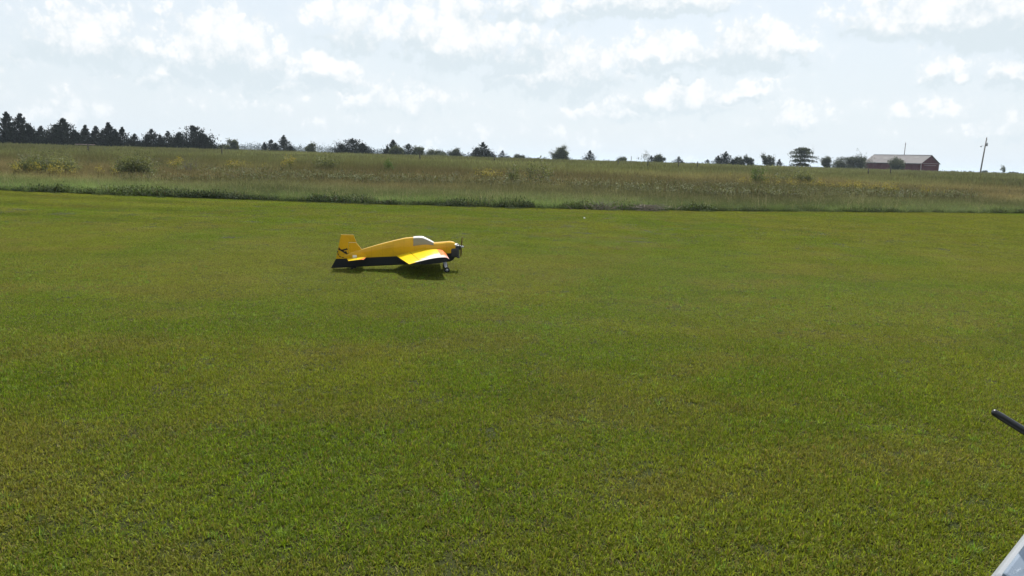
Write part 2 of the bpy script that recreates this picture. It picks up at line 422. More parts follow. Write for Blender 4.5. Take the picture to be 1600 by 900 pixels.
# --- meadow
M_MEAD = leaf_mat('meadow_blade', (.12, .13, .05), trans=0.5, vary=0.35, tint=True, rough=0.7, spec=0.1, tboost=(1.15, 1.1, .8))
hd = [(.15, .145, .08), (.18, .18, .10), (.14, .115, .07), (.20, .20, .12)]
tall = [blade_mesh('tall_grass_%d' % i, M_MEAD, 330, .42, .45, 1.05, .0062, .26, .6, .06, hd, seg=3, heads=.22, headcol=hd, seed=60 + i) for i in range(6)]
tallfar = [blade_mesh('tall_grass_far_%d' % i, M_MEAD, 460, 1.1, .45, 1.05, .019, .36, .7, .05, hd, seg=2, heads=.2, headcol=hd, seed=80 + i) for i in range(5)]
def mead_tint(x, y):
    t = y - edge_y(x); d = np.hypot(x, y)
    n1 = fbm(x, y * .6, .09, 4); n2 = fbm(x + 90, y * .5 - 30, .05, 3); n3 = fbm(x - 50, y * .5, .25, 3)
    green = np.array((.092, .138, .048)); brown = np.array((.135, .125, .068)); olive = np.array((.130, .155, .058)); grey = np.array((.070, .090, .042)); brown = np.array((.148, .125, .068)); olive = np.array((.124, .148, .064))
    c = mixc(green, brown, sstep(3.0, 6.5, t + 6 * (n1 - .5)) )
    c = mixc(c, olive, sstep(13, 25, t + 16 * (n2 - .5)))
    c = mixc(c, grey, sstep(.50, .64, fbm(x * .35 + 11, y * 1.0, .12, 4)) * .75)
    c = mixc(c, (.168, .178, .085), sstep(.58, .74, n3) * sstep(8, 30, t) * .7)
    c = c * (.66 + .60 * sstep(.34, .66, fbm(x * .45 + 3, y, .28, 4)))[:, None] * (.86 + .28 * sstep(.4, .6, fbm(x * .3 - 20, y * .8, .08, 3)))[:, None]
    return c * 1.42 * (0.75 + 0.5 * RNG.random(len(x)))[:, None]
g = np.random.default_rng(12)
def put_meadow(name, meshes, x, y, base, label):
    t = y - edge_y(x); n = len(x)
    hsc = canopy(t) / .75 * (.8 + .4 * fbm(x, y, .2, 3)) * (.85 + .3 * g.random(n))
    scl = np.c_[np.full(n, base), np.full(n, base), hsc]
    scatter(name, meshes, np.c_[x, y, ground_z(x, y) - .01], np.c_[g.normal(0, .05, (n, 2)), g.uniform(0, 6.28, n)], scl, mead_tint(x, y), label, 'grass')
x, y = jitter_grid(-52, 58, 25, 64, .47, g); d = np.hypot(x, y)
k = (np.abs(x) < .76 * y) & (y > edge_y(x) + .3) & (d < 62); put_meadow('meadow_grass_near', tall, x[k], y[k], 1.0, 'tall reddish brown meadow grass with seed heads')
x, y = jitter_grid(-110, 115, 38, 140, 1.05, g); d = np.hypot(x, y)
k = (np.abs(x) < .76 * y) & (d > 60) & (d < 138); put_meadow('meadow_grass_middle', tallfar, x[k], y[k], 1.0, 'pale olive meadow grass on the rise')
x, y = jitter_grid(-220, 235, 90, 340, 2.3, g); d = np.hypot(x, y)
k = (np.abs(x) < .76 * y) & (d > 136) & (d < 340); put_meadow('meadow_grass_far', tallfar, x[k], y[k], 2.0, 'distant olive meadow grass along the skyline')

# --- leafy weeds along the mowing line, goldenrod in the meadow
def leafclump(name, mat, n, rx, rz, size, seed, z0=0.0, stems=0, flower=None, nflower=0, lean=.5):
    g = np.random.default_rng(seed); V, Fc, rnd, dry, dcol = [], [], [], [], []
    def quad(p, a, ti, L, w_, r_, isd=0.0, dc=(0, 0, 0)):
        d = np.array([math.cos(a) * math.cos(ti), math.sin(a) * math.cos(ti), math.sin(ti)]); s_ = np.array([-math.sin(a), math.cos(a), g.uniform(-.4, .4)])
        b = len(V); V.extend([tuple(p), tuple(p + d * L * .5 + s_ * w_ * .5), tuple(p + d * L), tuple(p + d * L * .5 - s_ * w_ * .5)])
        Fc.append((b, b + 1, b + 2, b + 3)); rnd.extend([r_] * 4); dry.extend([isd] * 4); dcol.extend([dc] * 4)
    for i in range(n):
        a = g.uniform(0, 6.283); q = rx * g.random() ** .5; zt = 1 - .6 * (q / rx) ** 2
        p = np.array([q * math.cos(a), q * math.sin(a), z0 + (rz * zt - z0) * g.random() ** .7])
        quad(p, g.uniform(0, 6.283), g.normal(.35, lean), size * g.uniform(.6, 1.4), size * g.uniform(.25, .5), g.random())
    for i in range(stems):
        a = g.uniform(0, 6.283); q = rx * .5 * g.random(); h_ = rz * g.uniform(.7, 1.15)
        quad(np.array([q * math.cos(a), q * math.sin(a), 0]), g.uniform(0, 6.283), g.normal(1.45, .12), h_, .02, .2, 1.0, (.09, .07, .035))
        if flower is not None:
            for j in range(nflower):
                p = np.array([q * math.cos(a), q * math.sin(a), h_ * g.uniform(.78, 1.05)]) + g.normal(0, .045, 3)
                quad(p, g.uniform(0, 6.283), g.normal(.5, .5), size * .8, size * .5, .5, 1.0, flower[g.integers(len(flower))])
    me = pd(name, V, Fc)
    for nm, vals in (('rnd', rnd), ('dry', dry)):
        at = me.attributes.new(nm, 'FLOAT', 'POINT'); at.data.foreach_set('value', vals)
    at = me.attributes.new('drycol', 'FLOAT_COLOR', 'POINT'); at.data.foreach_set('color', np.c_[np.array(dcol), np.ones(len(dcol))].ravel())
    me.materials.append(mat); return me
M_WEED = leaf_mat('weed_leaf', (.05, .08, .02), trans=.25, vary=.5, tint=True, rough=.75, spec=.12)
weeds = [leafclump('edge_weed_%d' % i, M_WEED, 150, .34, .24, .075, 100 + i, stems=4) for i in range(5)]
g = np.random.default_rng(13)
x = np.sort(g.uniform(-30, 36, 2600)); off = np.abs(g.normal(0, .5, len(x)))
stray = g.random(len(x)) < .10; y = edge_y(x) + np.where(stray, -.55 * g.random(len(x)), off + .1); n = len(x)
lump = fbm(x, 0 * x, .9, 4)
s_ = (.62 + .72 * sstep(.40, .70, lump) * g.random(n)) * g.uniform(.7, 1.15, n) * (1 - .25 * sstep(4, 12, x)) * np.where(stray, .4, 1)
scatter('edge_weeds', weeds, np.c_[x, y, ground_z(x, y) - .02], np.c_[np.zeros((n, 2)), g.uniform(0, 6.28, n)], np.repeat(s_[:, None], 3, 1),
        mixc((.032, .052, .018), (.065, .095, .028), sstep(.35, .7, fbm(x + 30, y, .3, 2))) * g.uniform(.75, 1.25, n)[:, None], 'dark leafy weeds growing along the mowing line', 'weeds')
YEL = [(.27, .235, .05), (.22, .195, .045), (.31, .27, .06)]
gold = [leafclump('goldenrod_%d' % i, M_WEED, 60, .28, .62, .07, 120 + i, stems=7, flower=YEL, nflower=9) for i in range(4)]
pts = []
def patch(cx, cy, rx, ry, n): pts.extend(zip(g.normal(cx, rx, n), g.normal(cy, ry, n)))
def at_dist(px, d, lens=1232.0):      # a place at a bearing (given as a column of the photo, taken at the skyline) and a distance
    cp, sp, cr, sr = math.cos(PITCH), math.sin(PITCH), math.cos(ROLL), math.sin(ROLL)
    u = (px - 800) / lens
    v = (sp - u * sr * cp) / (cr * cp)
    a = math.atan2(u * cr - v * sr, cp + (u * sr + v * cr) * sp); return d * math.sin(a), d * math.cos(a)
for px, d, rx, n in ((20, 39, 1.8, 13), (70, 39, 1.6, 9), (755, 40, .9, 12), (1240, 46, 1.6, 18), (1310, 47, 1.8, 22), (1345, 48, 1.2, 12), (1395, 46, .9, 10), (1000, 55, 5, 6), (1105, 52, 1.3, 10),
                     (930, 45, 3, 5), (395, 46, .8, 9), (200, 80, 12, 14)):
    cx, cy = at_dist(px, d); patch(cx, cy, rx, .8, n)
pts = np.array(pts); pts = pts[pts[:, 1] > edge_y(pts[:, 0]) + 1]; n = len(pts); x, y = pts.T
scatter('goldenrod_patches', gold, np.c_[x, y, ground_z(x, y)], np.c_[np.zeros((n, 2)), g.uniform(0, 6.28, n)], np.repeat(g.uniform(.9, 1.25, (n, 1)), 3, 1),
        np.tile((.09, .11, .03), (n, 1)), 'yellow goldenrod flowering among the meadow grass', 'goldenrod')
forb = [leafclump('forb_%d' % i, M_WEED, 190, .5, .62, .075, 160 + i, stems=6) for i in range(4)]
a = g.uniform(-.66, .66, 9000); d = 35 + np.where(g.random(9000) < .7, np.abs(g.normal(7, 6, 9000)), 70 * g.random(9000)); x, y = d * np.sin(a), d * np.cos(a)
k = (fbm(x * .3 + 60, y * .9 + 7, .10, 4) > .55) & (y > edge_y(x) + 5); x, y = x[k], y[k]; n = len(x)
scatter('meadow_forbs', forb, np.c_[x, y, ground_z(x, y)], np.c_[np.zeros((n, 2)), g.uniform(0, 6.28, n)], np.repeat(g.uniform(.6, 1.15, (n, 1)), 3, 1) * np.array([1.2, 1.2, 1.0]),
        mixc((.070, .085, .038), (.11, .125, .055), g.random(n)), 'patches of dark leafy forbs in the meadow grass', 'forbs')
# pale dry stalks standing above the weeds
stalk = [blade_mesh('stalk_%d' % i, M_MEAD, 14, .3, .3, .62, .0055, .25, .5, .55, [(.42, .40, .30), (.34, .30, .2)], seg=2, heads=.4, headcol=[(.4, .36, .26)], seed=140 + i) for i in range(3)]
x = g.uniform(-28, 34, 900); y = edge_y(x) + g.uniform(.2, 6, 900); n = 900
scatter('pale_stalks', stalk, np.c_[x, y, ground_z(x, y)], np.c_[np.zeros((n, 2)), g.uniform(0, 6.28, n)], np.repeat(g.uniform(.6, 1.1, (n, 1)), 3, 1), np.tile((.14, .17, .07), (n, 1)), 'pale dry stalks scattered through the meadow edge', 'grass')

# ------------------------------------------------------------------ trees and shrubs
M_BARK = paint('bark', (.07, .055, .042), .9, vary=.4, scale=6)
M_TWIG = paint('grey_twig', (.13, .115, .10), .9, vary=.3, scale=6)
M_CEDAR = leaf_mat('cedar_spray', (.014, .021, .012), trans=.08, vary=.45, rough=.7, spec=.15)
M_CEDAR2 = leaf_mat('cedar_spray_grey', (.032, .042, .026), trans=.14, vary=.45, rough=.7, spec=.15)
M_LEAF = leaf_mat('dark_leaf', (.040, .053, .024), trans=.2, vary=.45)
M_LEAF2 = leaf_mat('grey_green_leaf', (.062, .076, .038), trans=.28, vary=.4)
M_LEAF3 = leaf_mat('bright_leaf', (.070, .115, .030), trans=.35, vary=.4)
def spray_mesh(name, pos, dirs, L, wd, rnd):
    """one pointed quad for every leaf spray"""
    n = len(pos); dirs = dirs / np.linalg.norm(dirs, axis=1)[:, None]
    r_ = RNG.normal(size=(n, 3)); s_ = np.cross(dirs, r_); s_ /= np.linalg.norm(s_, axis=1)[:, None] + 1e-9
    V = np.empty((n, 4, 3)); L = np.asarray(L)[:, None]; wd = np.asarray(wd)[:, None]
    V[:, 0] = pos; V[:, 1] = pos + dirs * L * .45 + s_ * wd * .5; V[:, 2] = pos + dirs * L; V[:, 3] = pos + dirs * L * .45 - s_ * wd * .5
    me = bpy.data.meshes.new(name); me.vertices.add(4 * n); me.vertices.foreach_set('co', V.ravel())
    me.loops.add(4 * n); me.loops.foreach_set('vertex_index', np.arange(4 * n, dtype=np.int32))
    me.polygons.add(n); me.polygons.foreach_set('loop_start', np.arange(0, 4 * n, 4, dtype=np.int32))
    me.update(); me.validate()
    at = me.attributes.new('rnd', 'FLOAT', 'POINT'); at.data.foreach_set('value', np.repeat(rnd, 4))
    return me
def px_size(px, d): return px * d / 1232.0
def ground_at(x, y): return float(ground_z(np.array([x]), np.array([y]))[0])
def cedar(label, px, d, hpx, wpx, spires=3, mat=M_CEDAR, group='cedar trees along the skyline', seed=0, base=.62):
    g = np.random.default_rng(seed * 7 + int(px)); x, y = at_dist(px, d); z = ground_at(x, y)
    H = px_size(hpx, d) + base; Wd = px_size(wpx, d) * 1.38
    t = empty('cedar_tree', (x, y, z)); tag(t, label, 'tree', group)
    pos, dr, trunks = [], [], []
    tops = [(0, 0, H, Wd * .46)]
    for i in range(spires - 1):
        a = g.uniform(-.6, .6) + (math.pi if i % 2 else 0); q = Wd * g.uniform(.18, .34)
        tops.append((q * math.cos(a), q * math.sin(a), H * g.uniform(.48, .80), Wd * g.uniform(.24, .34)))
    for (sx, sy, sh, sr) in tops:
        trunks.append(tube_data([(sx * .3, sy * .3, -.1), (sx * .8, sy * .8, sh * .35), (sx, sy, sh * .96)], [.05 * H ** .5, .035 * H ** .5, .01], 6))
        nb = int(95 + 16 * sh)
        for b in range(nb):                                   # ascending boughs
            f = g.random() ** 1.05; zb = sh * (.0 + .97 * f)
            rl = sr * ((1 - f) ** 1.12 * 1.25 + .01) * g.uniform(.5, 1.2); a = g.uniform(0, 6.283); ri = g.uniform(.05, .45) + .5 * f
            tip = np.array([sx + rl * math.cos(a), sy + rl * math.sin(a), zb + rl * ri]); root = np.array([sx, sy, zb])
            m = int(9 + rl * 9)
            u = g.random(m)[:, None] ** .6
            p = root + (tip - root) * u + g.normal(0, .035 + .07 * rl, (m, 3))
            dd = (tip - root) / (np.linalg.norm(tip - root) + 1e-6) * .7 + np.array([0, 0, .55]) + g.normal(0, .38, (m, 3))
            pos.append(p); dr.append(dd)
    pos = np.concatenate(pos); dr = np.concatenate(dr); pos[:, 2] = np.clip(pos[:, 2], .02, None); n = len(pos)
    link('crown', spray_mesh('crown', pos, dr, g.uniform(.20, .42, n) * min(1.1, H / 5), g.uniform(.09, .2, n) * min(1.1, H / 5), g.random(n)), mat, t)
    link('trunk', pd('trunk', *merge(trunks)), M_BARK, t, True)
    return t
def grow(g, p, d, L, r_, depth, segs, tips, spread=.6, up=.25):
    """recursive limbs: collects (points, radii) and leaf positions"""
    q = p.copy(); pts_ = [q.copy()]; k = 3
    for i in range(k):
        d = d + g.normal(0, .13, 3) + np.array([0, 0, up * .12]); d /= np.linalg.norm(d); q = q + d * L / k; pts_.append(q.copy())
    segs.append((pts_, [r_ * (1 - .45 * i / k) for i in range(k + 1)]))
    if depth <= 1: tips.extend(pts_[1:])
    if depth == 0: return
    for b in range(g.integers(2, 4)):
        nd = d + g.normal(0, spread, 3); nd /= np.linalg.norm(nd)
        grow(g, pts_[-1 if b == 0 else g.integers(1, 4)], nd, L * g.uniform(.62, .85), r_ * .58, depth - 1, segs, tips, spread, up)
def leafy(label, px, d, hpx, wpx, kind='round', mat=M_LEAF, name='leafy_tree', cat='tree', group='leafy trees along the skyline', seed=0, base=.85, leaf=.22, dens=1.0):
    g = np.random.default_rng(seed * 5 + int(px * 3)); x, y = at_dist(px, d); z = ground_at(x, y)
    H = px_size(hpx, d) + base; Wd = px_size(wpx, d)
    t = empty(name, (x, y, z)); tag(t, label, cat, group)
    segs, tips = [], []
    stems = {'round': 1, 'wide': 4, 'umbrella': 1, 'sparse': 2, 'shrub': 6, 'sapling': 2, 'twigs': 5}[kind]
    for s_ in range(stems):
        a = g.uniform(0, 6.283); ln = {'round': .08, 'wide': .5, 'umbrella': .05, 'sparse': .3, 'shrub': .55, 'sapling': .28, 'twigs': .3}[kind]
        grow(g, np.array([math.cos(a), math.sin(a), 0]) * .012, np.array([math.cos(a) * ln, math.sin(a) * ln, 1.0]), H * (.34 if kind != 'umbrella' else .42),
             .03 * H ** .7 if stems == 1 else .012 * H ** .7 + .004, 3, segs, tips, .75 if kind in ('round', 'umbrella') else .5)
    tips = np.array(tips)
    allp = np.concatenate([np.array(s[0]) for s in segs])
    sx = Wd * .5 / max(.01, np.abs(allp[:, :2]).max()); sz = H * .95 / allp[:, 2].max()
    sc3 = np.array([sx, sx, sz]); tips = tips * sc3
    lim = [tube_data([tuple(np.array(p) * sc3 - np.array([0, 0, .03])) for p in s[0]], s[1], 5, False) for s in segs]
    if kind in ('sparse', 'twigs'): m = int(len(tips) * 1.6 * dens); sp = .16
    elif kind == 'sapling': m = int(len(tips) * 6 * dens); sp = .10
    else: m = int(len(tips) * 22 * dens); sp = .11 * Wd ** .5 + .06
    p = tips[g.integers(0, len(tips), m)] + g.normal(0, sp, (m, 3))
    if kind in ('round', 'wide', 'shrub'):               # lumps of foliage filling the outline
        nl = int(16 * dens) + 6; m2 = int((4200 if kind != 'shrub' or Wd > 4 else 1300) * dens)
        a = g.uniform(0, 6.283, nl); q = Wd * .38 * g.random(nl) ** .6; zc = H * g.uniform(.25 if kind == 'round' else .1, .82, nl)
        lo = H * (.10 if kind == 'round' else 0.0)
        env = np.sqrt(np.clip(1 - ((zc - H * .42) / (H * .52)) ** 2, .1, 1))
        cen = np.c_[q * env * np.cos(a), q * env * np.sin(a), zc]; pick = g.integers(0, nl, m2)
        v = g.normal(size=(m2, 3)); v /= np.linalg.norm(v, axis=1)[:, None]
        p2 = cen[pick] + v * (g.random(m2)[:, None] ** .5) * np.array([Wd * .17, Wd * .17, H * .14]); p2 = p2[p2[:, 2] > lo]
        p = np.concatenate([p, p2])
    if kind == 'umbrella':                               # flat tiers of foliage
        m2 = 5200; tier = g.integers(0, 5, m2); zt = H * np.clip(np.array([.28, .46, .63, .79, .90])[tier] + g.normal(0, .028, m2), .25, 1); rt = Wd * np.array([.36, .48, .52, .44, .28])[tier]
        a = g.uniform(0, 6.283, m2); q = rt * g.random(m2) ** .55; q *= .75 + .35 * np.sin(a * 3 + tier * 1.7)
        p2 = np.c_[q * np.cos(a), q * np.sin(a), zt - .10 * q + g.normal(0, .07, m2) * H * .16]; p = p2 if len(p) < 1 else np.concatenate([p[:len(p) // 12], p2])
    p[:, 2] = np.clip(p[:, 2], .02, None); n = len(p)
    dd = g.normal(size=(n, 3)) + np.array([0, 0, .3])
    link('crown', spray_mesh('crown', p, dd, leaf * g.uniform(.6, 1.4, n), leaf * g.uniform(.35, .7, n), g.random(n)), mat, t)
    link('trunk', pd('trunk', *merge(lim)), M_TWIG if kind in ('sparse', 'twigs') else M_BARK, t, True)
    return t
ROW = 'cedar trees of the left row'
cedar('slim tall cedar with a knobbed top at the far left end of the row', 13, 150, 41, 28, 2, seed=1, group=ROW)
cedar('broad pointed cedar second from the left edge, joined to the slim one', 34, 150, 40, 34, 3, seed=2, group=ROW)
cedar('low bushy cedar filling in right of the two tall leftmost ones', 66, 152, 25, 30, 3, seed=3, group=ROW)
cedar('single pyramid-shaped cedar between two dips of the left row', 100, 150, 37, 40, 3, seed=4, group=ROW)
cedar('narrow cedar spire above the pale wooden rail', 135, 153, 29, 20, 2, seed=5, group=ROW)
cedar('shorter cedar just right of the narrow spire above the rail', 151, 152, 28, 22, 2, seed=6, group=ROW)
cedar('tallest cedar in the middle clump of the left row', 171, 150, 34, 26, 2, seed=7, group=ROW)
cedar('cedar leaning against the right flank of the middle clump', 192, 150, 28, 26, 3, seed=8, group=ROW)
cedar('lowest rounded cedar at the right end of the middle clump', 211, 151, 20, 20, 2, seed=9, group=ROW)
cedar('cedar with two close tips, left of a pair near the row end', 238, 152, 27, 30, 3, seed=10, group=ROW)
cedar('thinner cedar on the right of the pair near the row end', 263, 152, 25, 27, 2, seed=11, group=ROW)
cedar('big wide cedar standing alone at the right end of the left row', 302, 150, 34, 50, 4, seed=12, group=ROW)
leafy('small grey-green round tree just right of the big lone cedar', 366, 175, 15, 18, 'round', M_LEAF2, seed=1)
leafy('low scrub hugging the skyline beneath the small round tree', 352, 180, 6, 22, 'wide', M_LEAF2, name='bush', cat='bush', seed=2, group='low bushes on the skyline')
PAIR = 'cedars scattered along the skyline'
cedar('squat dark cedar on the left of a touching pair', 424, 165, 18, 22, 3, seed=13, group=PAIR)
cedar('pointed dark cedar on the right of a touching pair', 444, 165, 25, 23, 2, seed=14, group=PAIR)
leafy('small open-crowned tree between the cedar pair and the broad cedar', 485, 180, 14, 18, 'round', M_LEAF2, seed=3)
cedar('broad fan-shaped cedar with several tips, alone on the skyline', 551, 165, 24, 44, 5, seed=15, group=PAIR)
cedar('cedar with ragged top at the left of a mixed thicket', 614, 165, 24, 26, 3, seed=16, group=PAIR)
leafy('yellowish leafy bush in front of the ragged cedar', 618, 160, 13, 20, 'wide', M_LEAF2, name='bush', cat='bush', seed=4, group='low bushes on the skyline')
cedar('shorter cedar in the middle of the mixed thicket', 638, 166, 19, 26, 3, M_CEDAR2, seed=17, group=PAIR)
leafy('pale grey-green tree at the right of the mixed thicket', 655, 170, 14, 20, 'round', M_LEAF2, seed=5)
leafy('low hedge-like bushes between the thicket and a round tree', 684, 185, 9, 32, 'wide', M_LEAF2, name='bush', cat='bush', seed=6, group='low bushes on the skyline')
leafy('small dark round tree left of the steep twin-topped cedar', 712, 175, 13, 21, 'round', M_LEAF, seed=7)
cedar('steep dark twin-topped cedar, last big one before the centre of the skyline', 754, 165, 25, 30, 3, seed=18, group=PAIR)
cedar('tiny cedar just right of the steep twin-topped cedar', 785, 170, 13, 16, 1, seed=19, group=PAIR)
leafy('tiny dark bush low on the skyline above the leafy saplings', 811, 175, 5, 14, 'wide', M_LEAF, name='bush', cat='bush', seed=8, group='low bushes on the skyline')
leafy('round bushy grey-green tree alone on the skyline near the centre', 877, 165, 21, 32, 'round', M_LEAF2, seed=9, dens=1.5)
cedar('small neat triangular cedar right of the round bushy tree', 921, 170, 17, 19, 1, seed=20, group=PAIR)
leafy('little bush left of the thin wooden mast on the skyline', 972, 190, 6, 14, 'wide', M_LEAF2, name='bush', cat='bush', seed=10, group='low bushes on the skyline')
leafy('sparse half-bare tree with grey limbs beside two dark cedars', 1006, 185, 20, 24, 'sparse', M_LEAF2, name='sparse_tree', seed=11, group='half-bare trees on the skyline')
cedar('small dark cedar right under the half-bare grey tree', 1017, 185, 12, 15, 1, seed=21, group=PAIR)
leafy('dark rounded tree right of the small cedar and half-bare tree', 1031, 186, 12, 22, 'round', M_LEAF, seed=12)
cedar('low wide cedar alone between the half-bare tree and the tiny cedar', 1060, 188, 12, 17, 2, seed=22, group=PAIR)
cedar('tiny triangular cedar left of the tall dark column-topped cedar', 1105, 190, 9, 13, 1, seed=23, group=PAIR)
cedar('tall dark cedar with blunt double top, right half of skyline', 1133, 180, 21, 25, 3, seed=24, group=PAIR)
leafy('low dark tree touching the blunt-topped cedar on its right', 1154, 185, 11, 20, 'wide', M_LEAF, seed=13)
leafy('taller dark tree at the right end of that low dark clump', 1169, 185, 14, 17, 'round', M_LEAF, seed=14)
leafy('dark round tree left of the tiny cedar and the umbrella tree', 1200, 190, 19, 21, 'round', M_LEAF, seed=15)
cedar('small cedar squeezed between the dark round and umbrella trees', 1217, 190, 12, 13, 1, seed=25, group=PAIR)
leafy('umbrella-shaped tree with layered flat foliage on the skyline', 1252, 190, 29, 42, 'umbrella', M_LEAF, name='umbrella_tree', seed=16, leaf=.3)
leafy('small dark tree right of the umbrella-shaped tree', 1289, 200, 16, 18, 'round', M_LEAF, seed=17)
leafy('long dark thicket left of the barn, under the half-bare tree', 1325, 215, 19, 50, 'wide', M_LEAF, name='thicket', cat='thicket', seed=18, dens=1.8)
leafy('half-bare tree with thin upright limbs behind the thicket by the barn', 1347, 225, 30, 28, 'sparse', M_LEAF2, name='sparse_tree', seed=19, group='half-bare trees on the skyline')
leafy('dark leafy tree touching the left end of the red barn', 1347, 275, 19, 14, 'round', M_LEAF, seed=20)
leafy('grey-green shrub growing against the long wall of the red barn', 1399, 215, 19, 28, 'shrub', M_LEAF2, name='shrub', cat='shrub', seed=21, group='shrubs in the meadow', dens=1.3)
leafy('tiny distant tree left of the leaning utility pole', 1517, 420, 3, 6, 'round', M_LEAF, seed=22, group='tiny distant trees at the right', leaf=.5, base=.5)
leafy('tiny distant tree just right of the leaning utility pole foot', 1538, 420, 5, 9, 'round', M_LEAF, seed=23, group='tiny distant trees at the right', leaf=.5, base=.5)
leafy('tiny distant cone-shaped tree between utility pole and pale bush', 1553, 420, 3, 6, 'round', M_LEAF, seed=24, group='tiny distant trees at the right', leaf=.5, base=.5)
leafy('pale thin-leaved tree near the right edge of the skyline', 1569, 260, 11, 13, 'sapling', M_LEAF2, seed=25, group='tiny distant trees at the right')
leafy('tiny distant tree right of the pale thin-leaved tree', 1579, 420, 4, 6, 'round', M_LEAF, seed=26, group='tiny distant trees at the right', leaf=.5, base=.5)
leafy('last tiny distant tree near the right edge', 1587, 420, 4, 9, 'round', M_LEAF, seed=27, group='tiny distant trees at the right', leaf=.5, base=.5)

M_SHRUB = leaf_mat('shrub_leaf', (.105, .122, .055), trans=.4, vary=.5); M_SHRUB2 = leaf_mat('pale_shrub_leaf', (.125, .142, .070), trans=.45, vary=.45)
SH = 'shrubs in the meadow'
leafy('dense dark shrub in the meadow below the paired cedars', 215, 40, 22, 64, 'shrub', M_SHRUB, name='shrub', cat='shrub', seed=31, group=SH, base=.32, leaf=.075, dens=.75)
leafy('wide low shrub at the left edge of the meadow', 45, 41, 20, 66, 'shrub', M_SHRUB, name='shrub', cat='shrub', seed=32, group=SH, base=.28, leaf=.07, dens=.7)
leafy('low shrub right of the wide one, behind yellow flowers', 105, 41, 20, 66, 'shrub', M_SHRUB2, name='shrub', cat='shrub', seed=33, group=SH, base=.28, leaf=.07, dens=.7)
leafy('bare twiggy bush in the meadow below the big lone cedar', 298, 41, 32, 40, 'twigs', M_SHRUB2, name='twiggy_bush', cat='bush', seed=34, group=SH, base=.32, leaf=.05)
leafy('small dark shrub in the meadow below the broad fan-shaped cedar', 508, 45, 22, 40, 'shrub', M_SHRUB, name='shrub', cat='shrub', seed=35, group=SH, base=.32, leaf=.08, dens=.7)
leafy('thin sapling in the meadow below the mixed thicket', 609, 43, 24, 22, 'sapling', M_LEAF3, name='sapling', cat='sapling', seed=36, group='saplings in the meadow', base=.35, leaf=.08)
leafy('wide leafy sapling, left of the two near the meadow centre', 802, 37, 28, 46, 'sapling', M_SHRUB, name='sapling', cat='sapling', seed=37, group='saplings in the meadow', base=.35, leaf=.08, dens=1.2)
leafy('taller leafy sapling, right of the two near the meadow centre', 848, 37, 42, 46, 'sapling', M_SHRUB, name='sapling', cat='sapling', seed=38, group='saplings in the meadow', base=.35, leaf=.08, dens=1.3)
leafy('bright green sapling in the meadow below the dark round tree', 1185, 47, 32, 34, 'sapling', M_LEAF3, name='sapling', cat='sapling', seed=39, group='saplings in the meadow', base=.32, leaf=.08)
leafy('grey-green shrub in the meadow below the umbrella-shaped tree', 1258, 50, 20, 28, 'shrub', M_SHRUB2, name='shrub', cat='shrub', seed=40, group=SH, base=.32, leaf=.08, dens=.8)
leafy('low dark brush left of the shrub below the umbrella-shaped tree', 1232, 50, 12, 44, 'shrub', M_SHRUB, name='shrub', cat='shrub', seed=41, group=SH, base=.32, leaf=.08, dens=.8)

# tall flowering goldenrod plants that stand out singly
for i, (px, d, h_, lab) in enumerate(((272, 45, .95, 'bushy yellow goldenrod left of the bare twiggy bush'), (367, 45, .85, 'slim yellow goldenrod right of the bare twiggy bush'),
                                      (450, 45, 1.15, 'tallest yellow goldenrod below the touching cedar pair'))):
    x, y = at_dist(px, d); t = empty('goldenrod', (x, y, ground_at(x, y))); tag(t, lab, 'goldenrod', 'tall goldenrod plants in the meadow')
    g = np.random.default_rng(300 + i); stems_, fp, lp = [], [], []
    for s_ in range(9 - 2 * (i == 1)):
        a = g.uniform(0, 6.283); q = g.uniform(.1, .55); hh = h_ * g.uniform(.7, 1.05)
        p0, p1, p2 = np.array([0.1 * math.cos(a), .1 * math.sin(a), 0]), np.array([q * .6 * math.cos(a), q * .6 * math.sin(a), hh * .6]), np.array([q * math.cos(a), q * math.sin(a), hh])
        stems_.append(tube_data([p0, p1, p2], [.008, .006, .003], 4, False))
        u = g.uniform(.0, 1, (40, 1)); fp.append(p1 + (p2 - p1) * (.35 + .75 * u) + g.normal(0, .07, (40, 3)))
        u = g.uniform(.1, .8, (26, 1)); lp.append(p0 + (p2 - p0) * u + g.normal(0, .05, (26, 3)))
    fp, lp = np.concatenate(fp), np.concatenate(lp)
    link('stem', pd('stem', *merge(stems_)), M_BARK, t)
    link('leaves', spray_mesh('leaves', lp, g.normal(size=lp.shape), np.full(len(lp), .12), np.full(len(lp), .03), g.random(len(lp))), M_LEAF3, t)['kind'] = 'stuff'
    link('flowers', spray_mesh('flowers', fp, g.normal(size=fp.shape), np.full(len(fp), .07), np.full(len(fp), .035), g.random(len(fp))), MATS.get('goldenrod_flower') or leaf_mat('goldenrod_flower', (.28, .24, .05), trans=.3, vary=.25), t)['kind'] = 'stuff'

